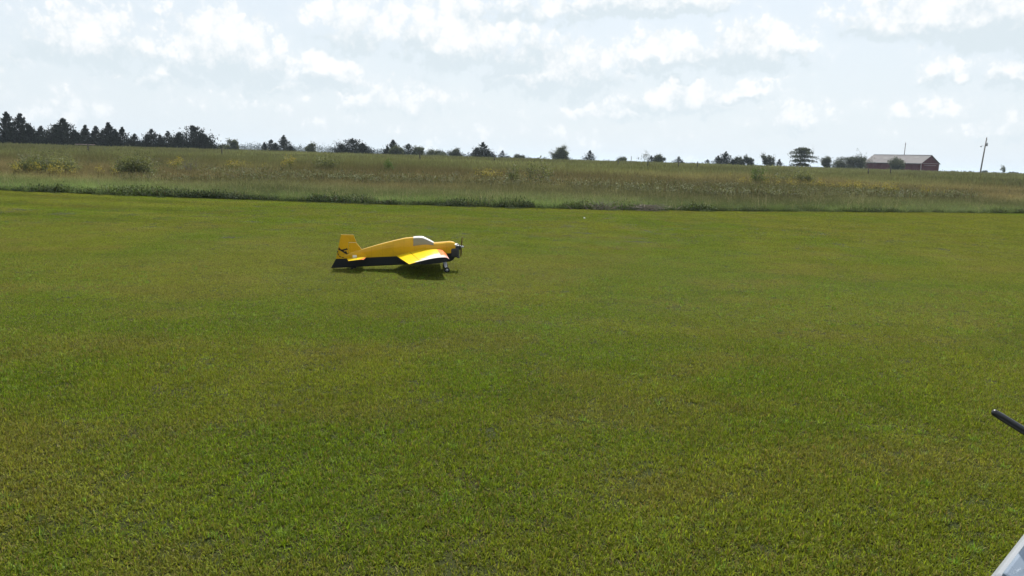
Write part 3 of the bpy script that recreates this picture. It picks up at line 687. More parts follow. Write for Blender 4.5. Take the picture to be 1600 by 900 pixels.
# far woodland: one mass of tree crowns beyond the rise
M_WOOD = leaf_mat('wood_leaf', (.035, .045, .022), trans=.1, vary=.5)
wp, wd_ = [], []
g = np.random.default_rng(17)
for px, d, hh, n in [(q, 900 + 350 * g.random(), None, 1) for q in np.arange(-120, 860, 4.5)] + [(q, 1500, None, 1) for q in np.arange(860, 1720, 7)]:
    prof = float(np.interp(px, [-120, 340, 400, 460, 520, 580, 620, 700, 760, 800, 860, 1720], [9, 8, 9.5, 9, 10.5, 8, 8, 7, 4, 3, 2.5, 1.5])) * g.uniform(.85, 1.35)
    x, y = at_dist(px + g.uniform(-3, 3), d); z = ground_at(x, y); H = max(3.0, 1.6 - z + px_size(prof, d)); w2 = H * g.uniform(.28, .5)
    m = 260; v = g.normal(size=(m, 3)); v /= np.linalg.norm(v, axis=1)[:, None]
    wp.append(np.array([x, y, z + H * .52]) + v * g.random((m, 1)) ** .4 * np.array([w2, w2, H * .5]) * (1 + .25 * g.normal(size=(m, 1)))); wd_.append(v + g.normal(0, .5, (m, 3)))
wp, wd_ = np.concatenate(wp), np.concatenate(wd_); n = len(wp)
o = link('far_woodland', spray_mesh('far_woodland', wp, wd_, g.uniform(.9, 2.0, n), g.uniform(.7, 1.3, n), g.random(n)), M_WOOD)
tag(o, 'blue distant woodland along the horizon', kind='stuff')

# ------------------------------------------------------------------ barn
M_RED = paint('barn_red_steel', (.080, .008, .012), .8, spec=.1, vary=.18, scale=.8)
M_ROOF = paint('galvanised_roof', (.165, .157, .160), .9, metal=.0, spec=.12, vary=.10, scale=.6)
M_TRIM = paint('pale_trim', (.30, .24, .24), .6)
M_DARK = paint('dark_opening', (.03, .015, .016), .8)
bx0, by0 = at_dist(1351, 262); bx1, by1 = at_dist(1438, 252); bx2, by2 = at_dist(1478, 256)
e1 = Vector((bx1 - bx0, by1 - by0, 0)); Lb = e1.length; e1.normalize(); e2 = Vector((-e1.y, e1.x, 0))
if e2.dot(Vector((bx2 - bx1, by2 - by1, 0))) < 0: e2 = -e2
Wb = Vector((bx2 - bx1, by2 - by1, 0)).dot(e2) * 1.22
bz = 0.75
barn = empty('red_barn', (bx0, by0, bz), math.atan2(e1.y, e1.x)); tag(barn, 'long low red metal barn with pale roof on the skyline', 'barn')
EH, RH = 3.35, 5.55          # eaves and ridge above the footing; local x along the wall, y across
sgn = 1 if Vector((-e1.y, e1.x, 0)).dot(e2) > 0 else -1
def by(v): return v * sgn
def ribbed(name, x0, x1, z0, z1f, yv, axis, parent, mat, step=.9):
    """steel sheet with standing ribs; axis x = along the long wall, y = along the gable"""
    V, Fc = [], []; n = max(2, int((x1 - x0) / step) * 3); us = np.linspace(x0, x1, n + 1)
    for i, u in enumerate(us):
        off = .035 if i % 3 == 0 else 0
        for zz in (z0, z1f(u)):
            V.append((u, by(yv - off), zz) if axis == 'x' else (yv + off, by(u), zz))
    for i in range(n): Fc.append((2 * i, 2 * i + 2, 2 * i + 3, 2 * i + 1))
    return link(name, pd(name, V, Fc), mat, parent)
nsh = 6
for i in range(nsh): ribbed('wall_panel', Lb * i / nsh + (.02 if i else 0), Lb * (i + 1) / nsh, 0, lambda u: EH, 0.0 - .004 * (i % 2), 'x', barn, M_RED)
ribbed('wall_panel', 0, Lb, 0, lambda u: EH, Wb, 'x', barn, M_RED)
gab = lambda u: EH + (RH - EH) * (1 - abs(u / Wb * 2 - 1))
for xv in (Lb, 0.0):
    ribbed('gable_wall', 0, Wb * .5, 0, gab, xv, 'y', barn, M_RED); ribbed('gable_wall', Wb * .5 + .01, Wb, 0, gab, xv, 'y', barn, M_RED)
for side in (0, 1):
    sl = (RH - EH) / (Wb / 2)
    for i in range(9):
        x0, x1 = -.35 + (Lb + .7) * i / 9, -.35 + (Lb + .7) * (i + 1) / 9 - .03
        y0 = -.45; V = []
        for xx in (x0, x1):
            for dz in (0, .05):
                for yy in (y0, Wb / 2): V.append((xx, by(yy if side == 0 else Wb - yy), EH + sl * yy + .06 + dz + .008 * (i % 2)))
        link('roof_panel', pd('roof_panel', V, [(0, 1, 5, 4), (2, 6, 7, 3), (0, 4, 6, 2), (1, 3, 7, 5), (0, 2, 3, 1), (4, 5, 7, 6)]), M_ROOF, barn)
box('ridge_cap', M_ROOF, (Lb / 2, by(Wb / 2), RH + .125), (Lb + .7, .4, .03), barn)
box('corner_trim', M_TRIM, (Lb + .05, by(-.05), EH / 2), (.16, .16, EH), barn)
box('corner_trim', M_TRIM, (Lb + .05, by(Wb + .05), EH / 2), (.14, .14, EH), barn)
box('corner_trim', M_TRIM, (-.05, by(-.05), EH / 2), (.14, .14, EH), barn)
box('gable_band', M_TRIM, (Lb + .06, by(Wb / 2), EH - .05), (.06, Wb - .2, .10), barn)
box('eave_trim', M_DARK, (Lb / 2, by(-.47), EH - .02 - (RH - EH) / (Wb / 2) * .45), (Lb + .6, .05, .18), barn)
dr_ = box('sliding_door', M_RED, (Lb + .10, by(Wb / 2), 1.35), (.06, 3.6, 2.7), barn, .01)
box('door_rail', M_TRIM, (Lb + .12, by(Wb / 2), 2.78), (.08, 5.4, .10), barn)
for (px, py, nm) in ((1380, .42, ''), (1408, .3, ''), (1425, .62, '')):
    xx = Lb * (px - 1355) / 87.0; sl = (RH - EH) / (Wb / 2); yy = Wb / 2 * py + .3
    box('skylight_panel', paint('worn_roof_patch', (.185, .18, .18), .8, spec=.12), (xx, by(yy), EH + sl * yy + .135), (1.6, .9, .03), barn, rot=Matrix.Rotation(math.atan(sl) * sgn, 3, 'X'))
# thin mast behind the barn roof, leaning utility pole, mast on the skyline
M_WOODPOLE = paint('weathered_pole', (.17, .145, .125), .9, vary=.3, scale=3)
M_STEEL = paint('grey_steel', (.28, .28, .29), .45, metal=.4)
M_GLASSY = paint('porcelain', (.45, .42, .38), .3)
x, y = at_dist(1410, 262); z = ground_at(x, y)
t = empty('barn_mast', (x, y, z)); tag(t, 'thin mast rising behind the barn roof ridge', 'mast')
tube('pole', M_WOODPOLE, [(0, 0, -.2), (0, 0, 4), (.05, 0, 9.0)], [.14, .12, .09], t, 8); box('bracket', M_STEEL, (0, -.16, 8.4), (.3, .2, .12), t, .02)
x, y = at_dist(1531, 215); z = ground_at(x, y)
t = empty('utility_pole', (x, y, z)); tag(t, 'leaning wooden utility pole with transformer near the right edge', 'utility pole')
lean = R(3.6); top = Vector((math.sin(lean) * 9.0, 0, math.cos(lean) * 9.0))
tube('pole', M_WOODPOLE, [(0, 0, -.4), tuple(top * .5), tuple(top)], [.17, .15, .11], t, 10)
q = top * .82; tr_ = lathe('transformer', M_STEEL, [(0, -.36), (.16, -.36), (.19, -.3), (.19, .28), (.15, .34), (.0, .37)], 'Z', (q.x + .34, 0, q.z), t, 14)
q2 = lathe('bushing', M_GLASSY, [(.0, 0), (.05, 0), (.07, .06), (.04, .1), (.06, .16), (0, .24)], 'Z', (.34 + q.x, 0, q.z + .33), None, 8); q2.parent = tr_
box('transformer_bracket', M_STEEL, (q.x + .15, 0, q.z + .1), (.3, .12, .5), t, .01)
for f_, dx in ((.94, .12), (.72, -.14), (.62, -.14)):
    p = top * f_; lathe('insulator', M_GLASSY, [(0, -.12), (.07, -.10), (.10, 0), (.07, .10), (0, .12)], 'X', (p.x + dx, 0, p.z), t, 8)
arm = top * .76; tube('lamp_arm', M_STEEL, [(arm.x, 0, arm.z), (arm.x - .5, -.1, arm.z + .25), (arm.x - 1.0, -.2, arm.z + .2)], .03, t, 6)
lathe('lamp_head', M_STEEL, [(0, -.18), (.16, -.15), (.18, 0), (.08, .14), (0, .16)], 'Z', (arm.x - 1.05, -.2, arm.z + .1), t, 10)
x, y = at_dist(986, 200); t = empty('skyline_mast', (x, y, ground_at(x, y))); tag(t, 'thin bare post on the skyline left of the half-bare tree', 'post')
tube('pole', M_WOODPOLE, [(0, 0, -.2), (0, 0, 2.3)], [.09, .07], t, 8); box('cap', M_STEEL, (0, 0, 2.33), (.2, .2, .05), t, .01)

# fence posts in the meadow
fp0 = None
for i, (px, d, lab) in enumerate(((137, 75, 'thin fence post below the narrow cedar spire'), (346, 76, 'thin fence post between twiggy bush and slim goldenrod'), (657, 78, 'thin fence post below the pale grey-green thicket tree'),
                                  (966, 82, 'fence post below the little bush by the skyline post'), (1013, 83, 'fence post below the half-bare grey tree'), (1060, 84, 'fence post below the low wide cedar'),
                                  (1089, 85, 'fence post below the gap left of the tiny cedar'), (1357, 88, 'fence post below the left end of the barn'), (1393, 90, 'fence post below the shrub on the barn wall'), (773, 78, 'fence post left of the tiny cedar foot'))):
    x, y = at_dist(px, d)
    if fp0 is None:
        fp0 = empty('fence_post', (x, y, ground_at(x, y))); t = fp0
        tube('post', paint('dark_post', (.035, .03, .026), .9), [(0, 0, -.2), (.01, 0, .7), (.03, .01, 1.40)], [.055, .05, .045], t, 7); box('wire_staple', M_STEEL, (0, -.055, 1.05), (.05, .02, .05), t, .004)
    else:
        t = fp0.copy(); COL.objects.link(t); t.location = (x, y, ground_at(x, y)); t.rotation_euler = (random.uniform(-.06, .06), random.uniform(-.06, .06), random.uniform(0, 6))
        for ch in fp0.children: c = ch.copy(); COL.objects.link(c); c.parent = t
    tag(t, lab, 'fence post', 'fence posts across the meadow')
x, y = at_dist(133, 146); t = empty('wooden_rail', (x, y, ground_at(x, y)), -.05); tag(t, 'pale pinkish wooden rail under the cedars of the left row', 'rail')
M_PALE = paint('pale_plank', (.34, .25, .22), .8)
box('plank', M_PALE, (0, 0, 1.05), (3.2, .30, .10), t, .01); box('plank', M_PALE, (0, -.2, .74), (3.1, .06, .10), t, .01)
for sx in (-1.3, 1.3): box('leg', M_WOODPOLE, (sx, 0, .5), (.12, .12, 1.0), t, .01)

# dead brush at the mowing line
M_DEAD = paint('dead_stem', (.24, .20, .15), .9, vary=.35, scale=8)
for nm, px, py_off, n, sp, hh, lab in (('brush_pile', 1008, -.22, 170, .55, .42, 'grey heap of dead brush at the edge of the lawn'), ('dead_weeds', 938, -.12, 80, .55, .5, 'bleached dead weeds left of the brush heap')):
    xx = {1008: 4.6, 938: 3.0}[px]; yy = 27; yy = float(edge_y(xx)) + py_off
    t = empty(nm, (xx, yy, 0)); tag(t, lab, 'brush'); g = np.random.default_rng(n); st, tw = [], []
    for i in range(n):
        p = np.array([g.normal(0, sp * .5), g.normal(0, .18), 0.0]); d = np.array([g.normal(0, .8), g.normal(0, .5), g.uniform(.3, 1.2)]); d /= np.linalg.norm(d); L = hh * g.uniform(.6, 1.3)
        if nm == 'brush_pile': p[2] = hh * .45 * g.random(); d[2] *= .35; L = sp * g.uniform(.4, 1)
        (st if i % 3 else tw).append(tube_data([p, p + d * L * .5, p + d * L + np.array([0, 0, -.05])], [.008, .006, .002], 4, False))
    link('stems', pd('stems', *merge(st)), M_DEAD, t)['kind'] = 'stuff'; link('twigs', pd('twigs', *merge(tw)), M_TWIG, t)['kind'] = 'stuff'

# scrap of white paper far out on the lawn
bm = bmesh.new(); bmesh.ops.create_icosphere(bm, subdivisions=2, radius=.03)
for v in bm.verts: v.co *= random.uniform(.65, 1.15); v.co.z *= .7
bmesh.ops.translate(bm, vec=(0, 0, .025), verts=bm.verts)
me = bpy.data.meshes.new('paper_scrap'); bm.to_mesh(me); bm.free()
o = link('paper_scrap', me, paint('white_paper', (.75, .75, .73), .8)); o.location = (1.99, 22.4, .004)
tag(o, 'tiny white scrap lying alone on the far lawn', 'scrap')

# ------------------------------------------------------------------ radio-controlled aeroplane
YAW = R(8)
plane = empty('model_airplane', (-.955, 11.207, .0), YAW); tag(plane, 'yellow and black radio-controlled model airplane on the mown grass', 'model airplane')
YELLOW, ORANGE, WHITE, BLACK = (.66, .38, .002), (.78, .20, .03), (.80, .76, .70), (.012, .013, .018)
def frame_pattern(t, g):
    sp_ = t.n('ShaderNodeSeparateXYZ'); t.link(g.outputs['Object'], sp_.inputs[0])
    former = t.ramp(t.m('PINGPONG', sp_.outputs[0], .075), .0, .006)
    truss = t.ramp(t.m('PINGPONG', t.m('ADD', sp_.outputs[0], t.m('MULTIPLY', sp_.outputs[2], 1.1)), .11), .0, .007)
    wr = t.noise(g.outputs['Object'], 6, 5, .6).outputs['Fac']
    f = t.m('MULTIPLY', t.m('MULTIPLY', t.ramp(former, 0, 1, .86, 1), t.ramp(truss, 0, 1, .90, 1)), t.ramp(wr, .3, .7, .9, 1.06))
    cc = t.n('ShaderNodeCombineColor'); [t.link(f, cc.inputs[i]) for i in range(3)]
    return t.mix(1.0, YELLOW, cc.outputs[0], 'MULTIPLY')
M_YEL = film('yellow_film', YELLOW, .14, .28, frame_pattern)
M_BLK = paint('black_film', (.008, .009, .013), .35, vary=.1, spec=.3)
M_CANOPY_SHADE = film('canopy_shaded_side', (.25, .225, .15), .08, .25)  # white canopy's sides: their shade is painted in as grey
def wing_pattern(t, g):
    sp_ = t.n('ShaderNodeSeparateXYZ'); t.link(g.outputs['Object'], sp_.inputs[0])
    X, Y = sp_.outputs[0], sp_.outputs[1]
    s_ = t.m('DIVIDE', t.m('SUBTRACT', t.m('ABSOLUTE', Y), .09), .69)                # 0 at the root, 1 at the tip
    le = t.ramp(s_, 0, 1, -.01, .0, 'LINEAR'); ch = t.ramp(s_, 0, 1, .69, .53, 'LINEAR')
    c_ = t.m('DIVIDE', t.m('SUBTRACT', le, X), ch)                                    # 0 leading edge, 1 trailing edge
    jag = t.m('PINGPONG', t.m('MULTIPLY', t.m('ADD', s_, t.m('MULTIPLY', c_, .25)), 1.0), .075)
    jag = t.m('MULTIPLY', jag, 3.0)
    lim = t.m('ADD', t.m('SUBTRACT', .78, t.m('MULTIPLY', t.m('SUBTRACT', 1.0, s_), 1.42)), jag)   # feathers run back along the chord
    white = t.ramp(t.m('SUBTRACT', lim, c_), -.01, .04)
    white = t.m('MULTIPLY', white, t.ramp(s_, .30, .36))
    c = t.mix(white, (.86, .60, .004), t.mix(t.ramp(c_, .10, .16), (.80, .45, .40), WHITE))
    org = t.m('MULTIPLY', t.ramp(c_, .19, .18), t.ramp(t.m('ADD', s_, t.m('MULTIPLY', c_, -.9)), .66, .58))
    return t.mix(org, c, ORANGE)
M_WING = film('wing_film', None, .18, .3, wing_pattern)
def stab_pattern(t, g):
    sp_ = t.n('ShaderNodeSeparateXYZ'); t.link(g.outputs['Object'], sp_.inputs[0])
    v = t.m('ADD', sp_.outputs[0], t.m('MULTIPLY', t.m('ABSOLUTE', sp_.outputs[1]), .35))
    return t.mix(t.ramp(v, -1.105, -1.095), (.86, .60, .004), ORANGE)
M_STAB = film('stab_film', None, .2, .3, stab_pattern)
M_ALU = paint('aluminium', (.55, .56, .58), .35, metal=.8)
M_RUB = paint('rubber', (.015, .015, .015), .7)
M_ENG = paint('engine_black', (.02, .02, .022), .45)
M_PROP = paint('prop_wood', (.16, .085, .04), .3, coat=.4)
# fuselage: x, belly z, colour split z, shoulder z, crown z, half width
ST = [(-1.44, .030, .155, .185, .20, .012), (-1.30, .038, .163, .215, .255, .026), (-1.18, .048, .172, .245, .292, .034), (-.96, .064, .190, .295, .362, .060), (-.76, .078, .203, .330, .418, .078),
      (-.58, .090, .212, .345, .462, .088), (-.46, .098, .218, .345, .474, .092), (-.34, .106, .224, .340, .466, .094), (-.20, .116, .235, .335, .412, .094), (-.17, .118, .238, .334, .402, .094), (-.05, .128, .250, .345, .413, .092),
      (.05, .140, .262, .355, .424, .088), (.10, .165, .275, .355, .416, .082), (.125, .21, .28, .35, .398, .074)]
def sect(x, b, sp_, sh, cr, hw):
    pr = [(0, b), (hw * .86, b), (hw, b + .012), (hw, sp_), (hw, sh)]
    pr += [(hw * a_, sh + (cr - sh) * b_) for a_, b_ in ((.95, .42), (.80, .76), (.60, .96), (.25, 1.0), (0, 1.0))]
    return [(x, y_, z_) for y_, z_ in pr] + [(x, -y_, z_) for y_, z_ in pr[-2:0:-1]]
V, Fc, mi = [], [], []
ns = len(sect(*ST[0]))
xsF = np.sort(np.unique(np.concatenate([[s[0] for s in ST], np.linspace(-1.44, .125, 34)]))); STA = np.array(ST)
for xx in xsF: V += sect(xx, *[float(np.interp(xx, STA[:, 0], STA[:, k])) for k in range(1, 6)])
nx = len(xsF)
for i in range(nx - 1):
    for k in range(ns):
        Fc.append((i * ns + k, i * ns + (k + 1) % ns, (i + 1) * ns + (k + 1) % ns, (i + 1) * ns + k))
        mi.append(1 if k < 3 or k >= ns - 3 else 0)
Fc.append(tuple(range(ns))); mi.append(1); Fc.append(tuple((nx - 1) * ns + k for k in range(ns))[::-1]); mi.append(1)
me = pd('fuselage', V, Fc); me.polygons.foreach_set('material_index', mi)
fus = link('fuselage', me, [M_YEL, M_BLK], plane)
for p_ in me.polygons: p_.use_smooth = False
# canopy shell over the crown
V, Fc = [], []
cx_ = np.linspace(-.47, -.185, 12)
for i, xx in enumerate(cx_):
    b, sp_, sh, cr, hw = [float(np.interp(xx, STA[:, 0], STA[:, k])) for k in range(1, 6)]
    f_ = i / 11; hw += .004; up_ = .006 + .014 * math.sin(f_ * math.pi); cl = [(1.0, .10 + .42 * f_), (1.0, .22 + .30 * f_), (.97, .42 + .1 * f_), (.90, .6 + .06 * f_), (.82, .78), (.74, .88), (.62, .96), (.30, 1.0), (0, 1.02)]
    for k in range(-8, 9): a_, b_ = cl[abs(k)] if False else cl[8 - abs(k)] ; V.append((xx, math.copysign(hw * a_, k), sh + (cr + up_ * max(0, b_) - sh) * b_))
for i in range(11):
    for k in range(16): Fc.append((i * 17 + k, i * 17 + k + 1, (i + 1) * 17 + k + 1, (i + 1) * 17 + k))
me = pd('canopy', V, Fc); me.polygons.foreach_set('material_index', [1 if 5 <= (i % 16) <= 10 else 0 for i in range(len(me.polygons))])
link('canopy', me, [M_CANOPY_SHADE, film('canopy_sunlit_top', (.74, .72, .68), .08, .25)], plane, True)  # second tone paints the sunlit top of the same white canopy
# wings
def airfoil(n=12, t=.16):
    u = (1 - np.cos(np.linspace(0, math.pi, n))) / 2
    th = 5 * t * (.2969 * np.sqrt(u) - .126 * u - .3516 * u ** 2 + .2843 * u ** 3 - .1036 * u ** 4)
    return u, th
def wing_panel(sgn, u0, u1, name, parent, root, tip, mat, t=.16, endmat=None, gap=0.0):
    """root, tip: (x leading edge, y, z leading edge, chord, drop of trailing edge)"""
    u, th = airfoil(14, t); nsp = 9; V, Fc, mi = [], [], []
    us = np.linspace(u0, u1, 12); ths = np.interp(us, u, th); loop = [(a, b) for a, b in zip(us, ths)] + [(a, -b * .85) for a, b in zip(us[::-1], ths[::-1])]
    nl = len(loop)
    for j in range(nsp):
        f_ = j / (nsp - 1); q = [root[k] * (1 - f_) + tip[k] * f_ for k in range(5)]
        for a, b in loop: V.append((q[0] - a * q[3], sgn * (q[1] - gap * 0), q[2] - a * q[4] + b * q[3] * (1 - .2 * f_)))
    for j in range(nsp - 1):
        for k in range(nl):
            Fc.append((j * nl + k, j * nl + (k + 1) % nl, (j + 1) * nl + (k + 1) % nl, (j + 1) * nl + k)); mi.append(0 if k < 11 or k == nl - 1 else 1)
    for j in (0, nsp - 1): Fc.append(tuple(j * nl + k for k in range(nl))); mi.append(1)
    me = pd(name, V, Fc); me.polygons.foreach_set('material_index', mi)
    bm = bmesh.new(); bm.from_mesh(me); bmesh.ops.recalc_face_normals(bm, faces=bm.faces); bm.to_mesh(me); bm.free()
    return link(name, me, [mat, M_BLK], parent)
WR, WT = (-.015, .085, .268, .69, .055), (.0, .775, .262, .53, .075)
for sg in (-1, 1):
    wg = wing_panel(sg, 0, .72, 'wing', plane, WR, WT, M_WING, .20)
    al = wing_panel(sg, .727, 1.0, 'aileron', wg, (WR[0], .10, *WR[2:]), (WT[0], .767, *WT[2:]), M_WING, .20)
    box('control_horn', M_ALU, (-.40, sg * .45, .185), (.03, .006, .035), al)
    SR, STp = (-1.115, .02, .185, .28, .03), (-1.15, .34, .185, .20, .02)
    sb = wing_panel(sg, 0, .5, 'stabilizer', plane, SR, STp, M_STAB, .06)
    wing_panel(sg, .52, 1.0, 'elevator', sb, SR, STp, M_STAB, .06)
def slab(name, pts, y0, y1, mats, parent, split=None):
    """flat tail surface from a side outline (x, z), with softened edge"""
    bm = bmesh.new(); a = [bm.verts.new((p[0], y0, p[1])) for p in pts]; f = bm.faces.new(a)
    r_ = bmesh.ops.extrude_face_region(bm, geom=[f]); bmesh.ops.translate(bm, vec=(0, y1 - y0, 0), verts=[v for v in r_['geom'] if isinstance(v, bmesh.types.BMVert)])
    if split:
        co, no = split; bmesh.ops.bisect_plane(bm, geom=bm.verts[:] + bm.edges[:] + bm.faces[:], plane_co=co, plane_no=no)
    bmesh.ops.recalc_face_normals(bm, faces=bm.faces)
    for fc in bm.faces:
        if split: fc.material_index = 1 if (fc.calc_center_median() - Vector(co)).dot(Vector(no)) < 0 else 0
    me = bpy.data.meshes.new(name); bm.to_mesh(me); bm.free()
    return link(name, me, mats, parent)
slab('fin', [(-1.36, .20), (-1.19, .29), (-1.265, .382), (-1.366, .382), (-1.37, .20)], -.011, .011, M_YEL, plane)
rud = slab('rudder', [(-1.425, .028), (-1.615, .018), (-1.545, .15), (-1.525, .245), (-1.475, .492), (-1.305, .490), (-1.262, .388), (-1.372, .388), (-1.378, .19), (-1.39, .185), (-1.425, .18)], -.009, .009, [M_YEL, M_BLK], plane, ((-1.5, 0, .152), (-.03, 0, 1)))
# rudder emblem: a diving aeroplane crossing a broken ring, on both faces
def emblem(ys):
    V, Fc = [], []
    def quadl(pts): b = len(V); V.extend([(p[0], ys, p[1]) for p in pts]); Fc.append(tuple(range(b, b + len(pts))))
    cx, cz, r_ = -1.446, .243, .074
    for k in range(30):
        a0, a1 = [R(165 + 190 * q / 30) for q in (k, k + 1)]; w_ = .0055 * (1 - .7 * k / 30) + .001
        if k in (3, 8, 13, 18): continue
        quadl([(cx + q * math.cos(a), cz + q * math.sin(a)) for a, q in ((a0, r_ - w_), (a1, r_ - w_), (a1, r_ + w_), (a0, r_ + w_))])
    def bar(x0, z0, x1, z1, w0, w1):
        d = Vector((x1 - x0, z1 - z0)).normalized(); n_ = Vector((-d.y, d.x)); quadl([(x0 - n_.x * w0, z0 - n_.y * w0), (x1 - n_.x * w1, z1 - n_.y * w1), (x1 + n_.x * w1, z1 + n_.y * w1), (x0 + n_.x * w0, z0 + n_.y * w0)])
    bar(-1.514, .292, -1.465, .270, .007, .013); bar(-1.465, .270, -1.388, .290, .012, .009); bar(-1.478, .276, -1.378, .214, .011, .010)
    bar(-1.505, .312, -1.488, .284, .004, .008); bar(-1.402, .300, -1.385, .280, .008, .006); bar(-1.420, .252, -1.398, .236, .015, .012)
    o = link('emblem', pd('emblem', V, Fc), M_BLK, rud); return o
for ys in (-.0128, .0128): emblem(ys)
box('servo', paint('white_plastic', (.75, .74, .68), .4), (-1.285, -.040, .192), (.056, .022, .034), plane, .003)
# engine, exhaust, hub, propeller
eng = box('engine', M_ENG, (.150, 0, .285), (.055, .105, .13), plane, .012)
lathe('cylinder', M_ENG, [(0, -.14), (.034, -.14), (.040, -.132), (.040, -.12), (.032, -.118), (.040, -.112), (.040, -.102), (.032, -.1), (.040, -.094), (.040, -.084), (.032, -.082), (.04, -.076), (.04, -.06), (.03, -.04), (.0, -.04)], 'Z', (.152, 0, .335), eng, 18)
lathe('crankcase', M_ENG, [(0, -.09), (.055, -.09), (.062, -.07), (.062, .0), (.04, .03), (.026, .05), (0, .05)], 'X', (.155, 0, .335), eng, 20)
box('muffler', M_ENG, (.112, -.062, .268), (.12, .058, .13), eng, .026)
box('carburettor', M_ALU, (.115, -.045, .372), (.05, .05, .028), eng, .005)
box('motor_plate', M_ALU, (.150, -.03, .366), (.055, .045, .012), eng, .004)
for sy in (-.035, .035): tube('standoff', M_ALU, [(.10, sy, .36), (.16, sy, .36)], .007, eng, 8)
tube('exhaust_stack', M_ENG, [(.12, -.085, .23), (.16, -.10, .205), (.185, -.105, .20)], .010, eng, 8)
hub = lathe('hub', M_ALU, [(0, -.03), (.022, -.03), (.022, -.005), (.028, -.004), (.028, .008), (.018, .010), (.014, .03), (.0, .04)], 'X', (.212, 0, .345), plane, 16)
V, Fc = [], []
for si, sgp in enumerate((1, -1)):
    b0 = len(V); L_ = .205
    for j in range(11):
        f_ = j / 10; rr = .018 + (L_ - .018) * f_; chord = .022 + .018 * math.sin(min(1, f_ * 1.25) * math.pi * .75) ; chord *= (1 - .65 * max(0, f_ - .8) / .2); tw = R(52 - 36 * f_); th = .007 * (1 - .75 * f_)
        for (cu, tv) in ((-.5, 0), (-.2, .5), (.2, .45), (.5, 0), (.2, -.35), (-.2, -.4)):
            tang = cu * chord; nor = tv * th * 2
            V.append((nor * math.cos(tw) + tang * math.sin(tw) , sgp * (tang * math.cos(tw) - nor * math.sin(tw)), sgp * rr))
    for j in range(10):
        for k in range(6): Fc.append((b0 + j * 6 + k, b0 + j * 6 + (k + 1) % 6, b0 + (j + 1) * 6 + (k + 1) % 6, b0 + (j + 1) * 6 + k))
    Fc.append(tuple(b0 + 60 + k for k in range(6)))
rotp = Matrix.Rotation(R(38), 4, 'X'); me = pd('propeller', V, Fc); me.transform(Matrix.Translation((.214, 0, .345)) @ rotp)
link('propeller', me, M_PROP, plane, True)
# main gear, wheels, tail wheel
for sg in (-1, 1):
    pts_ = [(-.03, sg * .05, .135), (-.025, sg * .085, .132), (-.005, sg * .20, .052), (0, sg * .212, .040)]; V, Fc = [], []
    wds = [.055, .055, .030, .024]
    for p_, w_ in zip(pts_, wds): V += [(p_[0] - w_ / 2, p_[1], p_[2]), (p_[0] + w_ / 2, p_[1], p_[2]), (p_[0] + w_ / 2, p_[1] + sg * .004, p_[2] + .004), (p_[0] - w_ / 2, p_[1] + sg * .004, p_[2] + .004)]
    for j in range(3):
        for k in range(4): Fc.append((j * 4 + k, j * 4 + (k + 1) % 4, j * 4 + 4 + (k + 1) % 4, j * 4 + 4 + k))
    Fc += [(0, 3, 2, 1), (12, 13, 14, 15)]
    link('gear_leg', pd('gear_leg', V, Fc), M_ALU, plane)
    wh = lathe('wheel', M_ALU, [(0, -.010), (.020, -.010), (.022, 0), (.020, .010), (0, .010)], 'Y', (.0, sg * .232, .040), plane, 18)
    lathe('tyre', M_RUB, [(.020, -.009), (.030, -.014), (.038, -.010), (.040, 0), (.038, .010), (.030, .014), (.020, .009)], 'Y', (.0, sg * .232, .040), wh, 22)
tube('tail_strut', M_ALU, [(-1.24, 0, .05), (-1.30, 0, .030), (-1.32, .0, .018)], .005, plane, 6)
box('tail_bracket', M_RUB, (-1.29, 0, .032), (.05, .02, .022), plane, .004)
tw_ = lathe('tail_wheel', M_RUB, [(0, -.007), (.014, -.008), (.017, 0), (.014, .008), (0, .007)], 'Y', (-1.325, .0, .017), plane, 16)

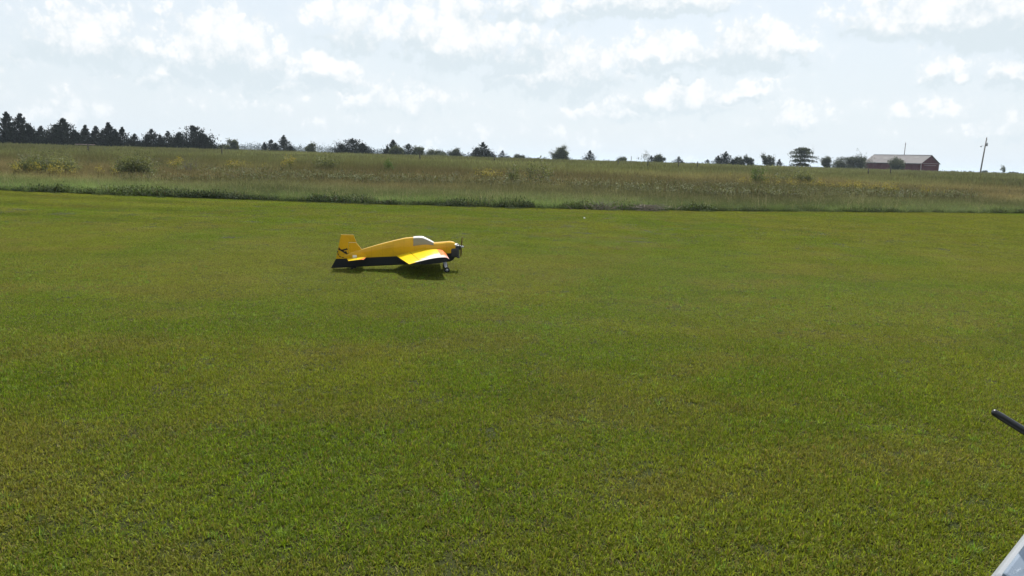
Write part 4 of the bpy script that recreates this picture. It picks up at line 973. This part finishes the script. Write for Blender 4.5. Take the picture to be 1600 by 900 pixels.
# ------------------------------------------------------------------ transmitter held at the right of the photographer
A = Vector((.5315, .792, 1.1749)); Nn = Vector((.1, -.5001, .8602)).normalized(); E1 = Vector((.7504, .6056, .2648)).normalized(); E2 = Nn.cross(E1)
Mx = Matrix((( *E1, 0), (*(-E2), 0), (*(-Nn), 0), (0, 0, 0, 1))).transposed(); Mx.translation = A      # local x along E1, y towards the pilot, z down into the case
rc = empty('transmitter', (0, 0, 0)); rc.matrix_world = Mx; tag(rc, 'grey radio transmitter with black aerial at the lower right corner', 'transmitter')
M_CASE = paint('pale_grey_case', (.26, .28, .31), .5, vary=.05, scale=30); M_FACE = paint('blue_grey_face', (.22, .27, .34), .3, vary=.06, scale=40, metal=.2); M_KNOB = paint('black_plastic', (.015, .015, .017), .35, vary=.15, scale=60)
box('case', M_CASE, (.10, .09, .028), (.20, .18, .054), rc, .006)
box('face_plate', M_FACE, (.10, .09, -.0010), (.193, .173, .006), rc, .003)
for gx_ in (.055, .145):
    gm = lathe('stick_gimbal', M_KNOB, [(0, .0), (.026, 0), (.028, -.003), (.022, -.006), (0, -.004)], 'Z', (gx_, .065, -.003), rc, 22)
    tube('stick', M_ALU, [(gx_, .065, -.004), (gx_, .067, -.034)], .003, gm, 8)
box('screen', paint('lcd_glass', (.16, .19, .15), .15), (.10, .135, -.004), (.075, .036, .003), rc, .001)
for gx_ in (.03, .17): tube('switch', M_ALU, [(gx_, .02, -.003), (gx_ + .003, .012, -.022)], .0028, rc, 8)
tip, base_ = Vector((.5834, .9166, 1.3179)), Vector((.6991, .9264, 1.2537))
iv = Mx.inverted(); lt, lb = iv @ tip, iv @ base_
d_ = (lt - lb).normalized()
an = tube('aerial', M_KNOB, [lb, lb + d_ * .04, lb + d_ * .042, lt - d_ * .012, lt - d_ * .002, lt], [.0062, .0060, .0050, .0046, .0040, .0022], rc, 14)
tube('aerial_hinge', M_KNOB, [lb + Vector((-.04, .01, .012)), lb + Vector((-.012, 0, .004)), lb], [.008, .008, .0065], rc, 12)

# ------------------------------------------------------------------ summer haze
m, t, out = new_mat('summer_air')
pv = t.n('ShaderNodeVolumePrincipled'); pv.inputs['Color'].default_value = (.72, .85, 1.0, 1); pv.inputs['Density'].default_value = HAZE = 0.00022; pv.inputs['Density Attribute'].default_value = ''; m.cycles.homogeneous_volume = True; pv.inputs['Anisotropy'].default_value = .2
t.link(pv.outputs[0], out.inputs['Volume'])
o = box('haze', m, (0, 0, 10.5), (13000, 13000, 35), None); tag(o, 'thin summer haze over the fields', kind='stuff')
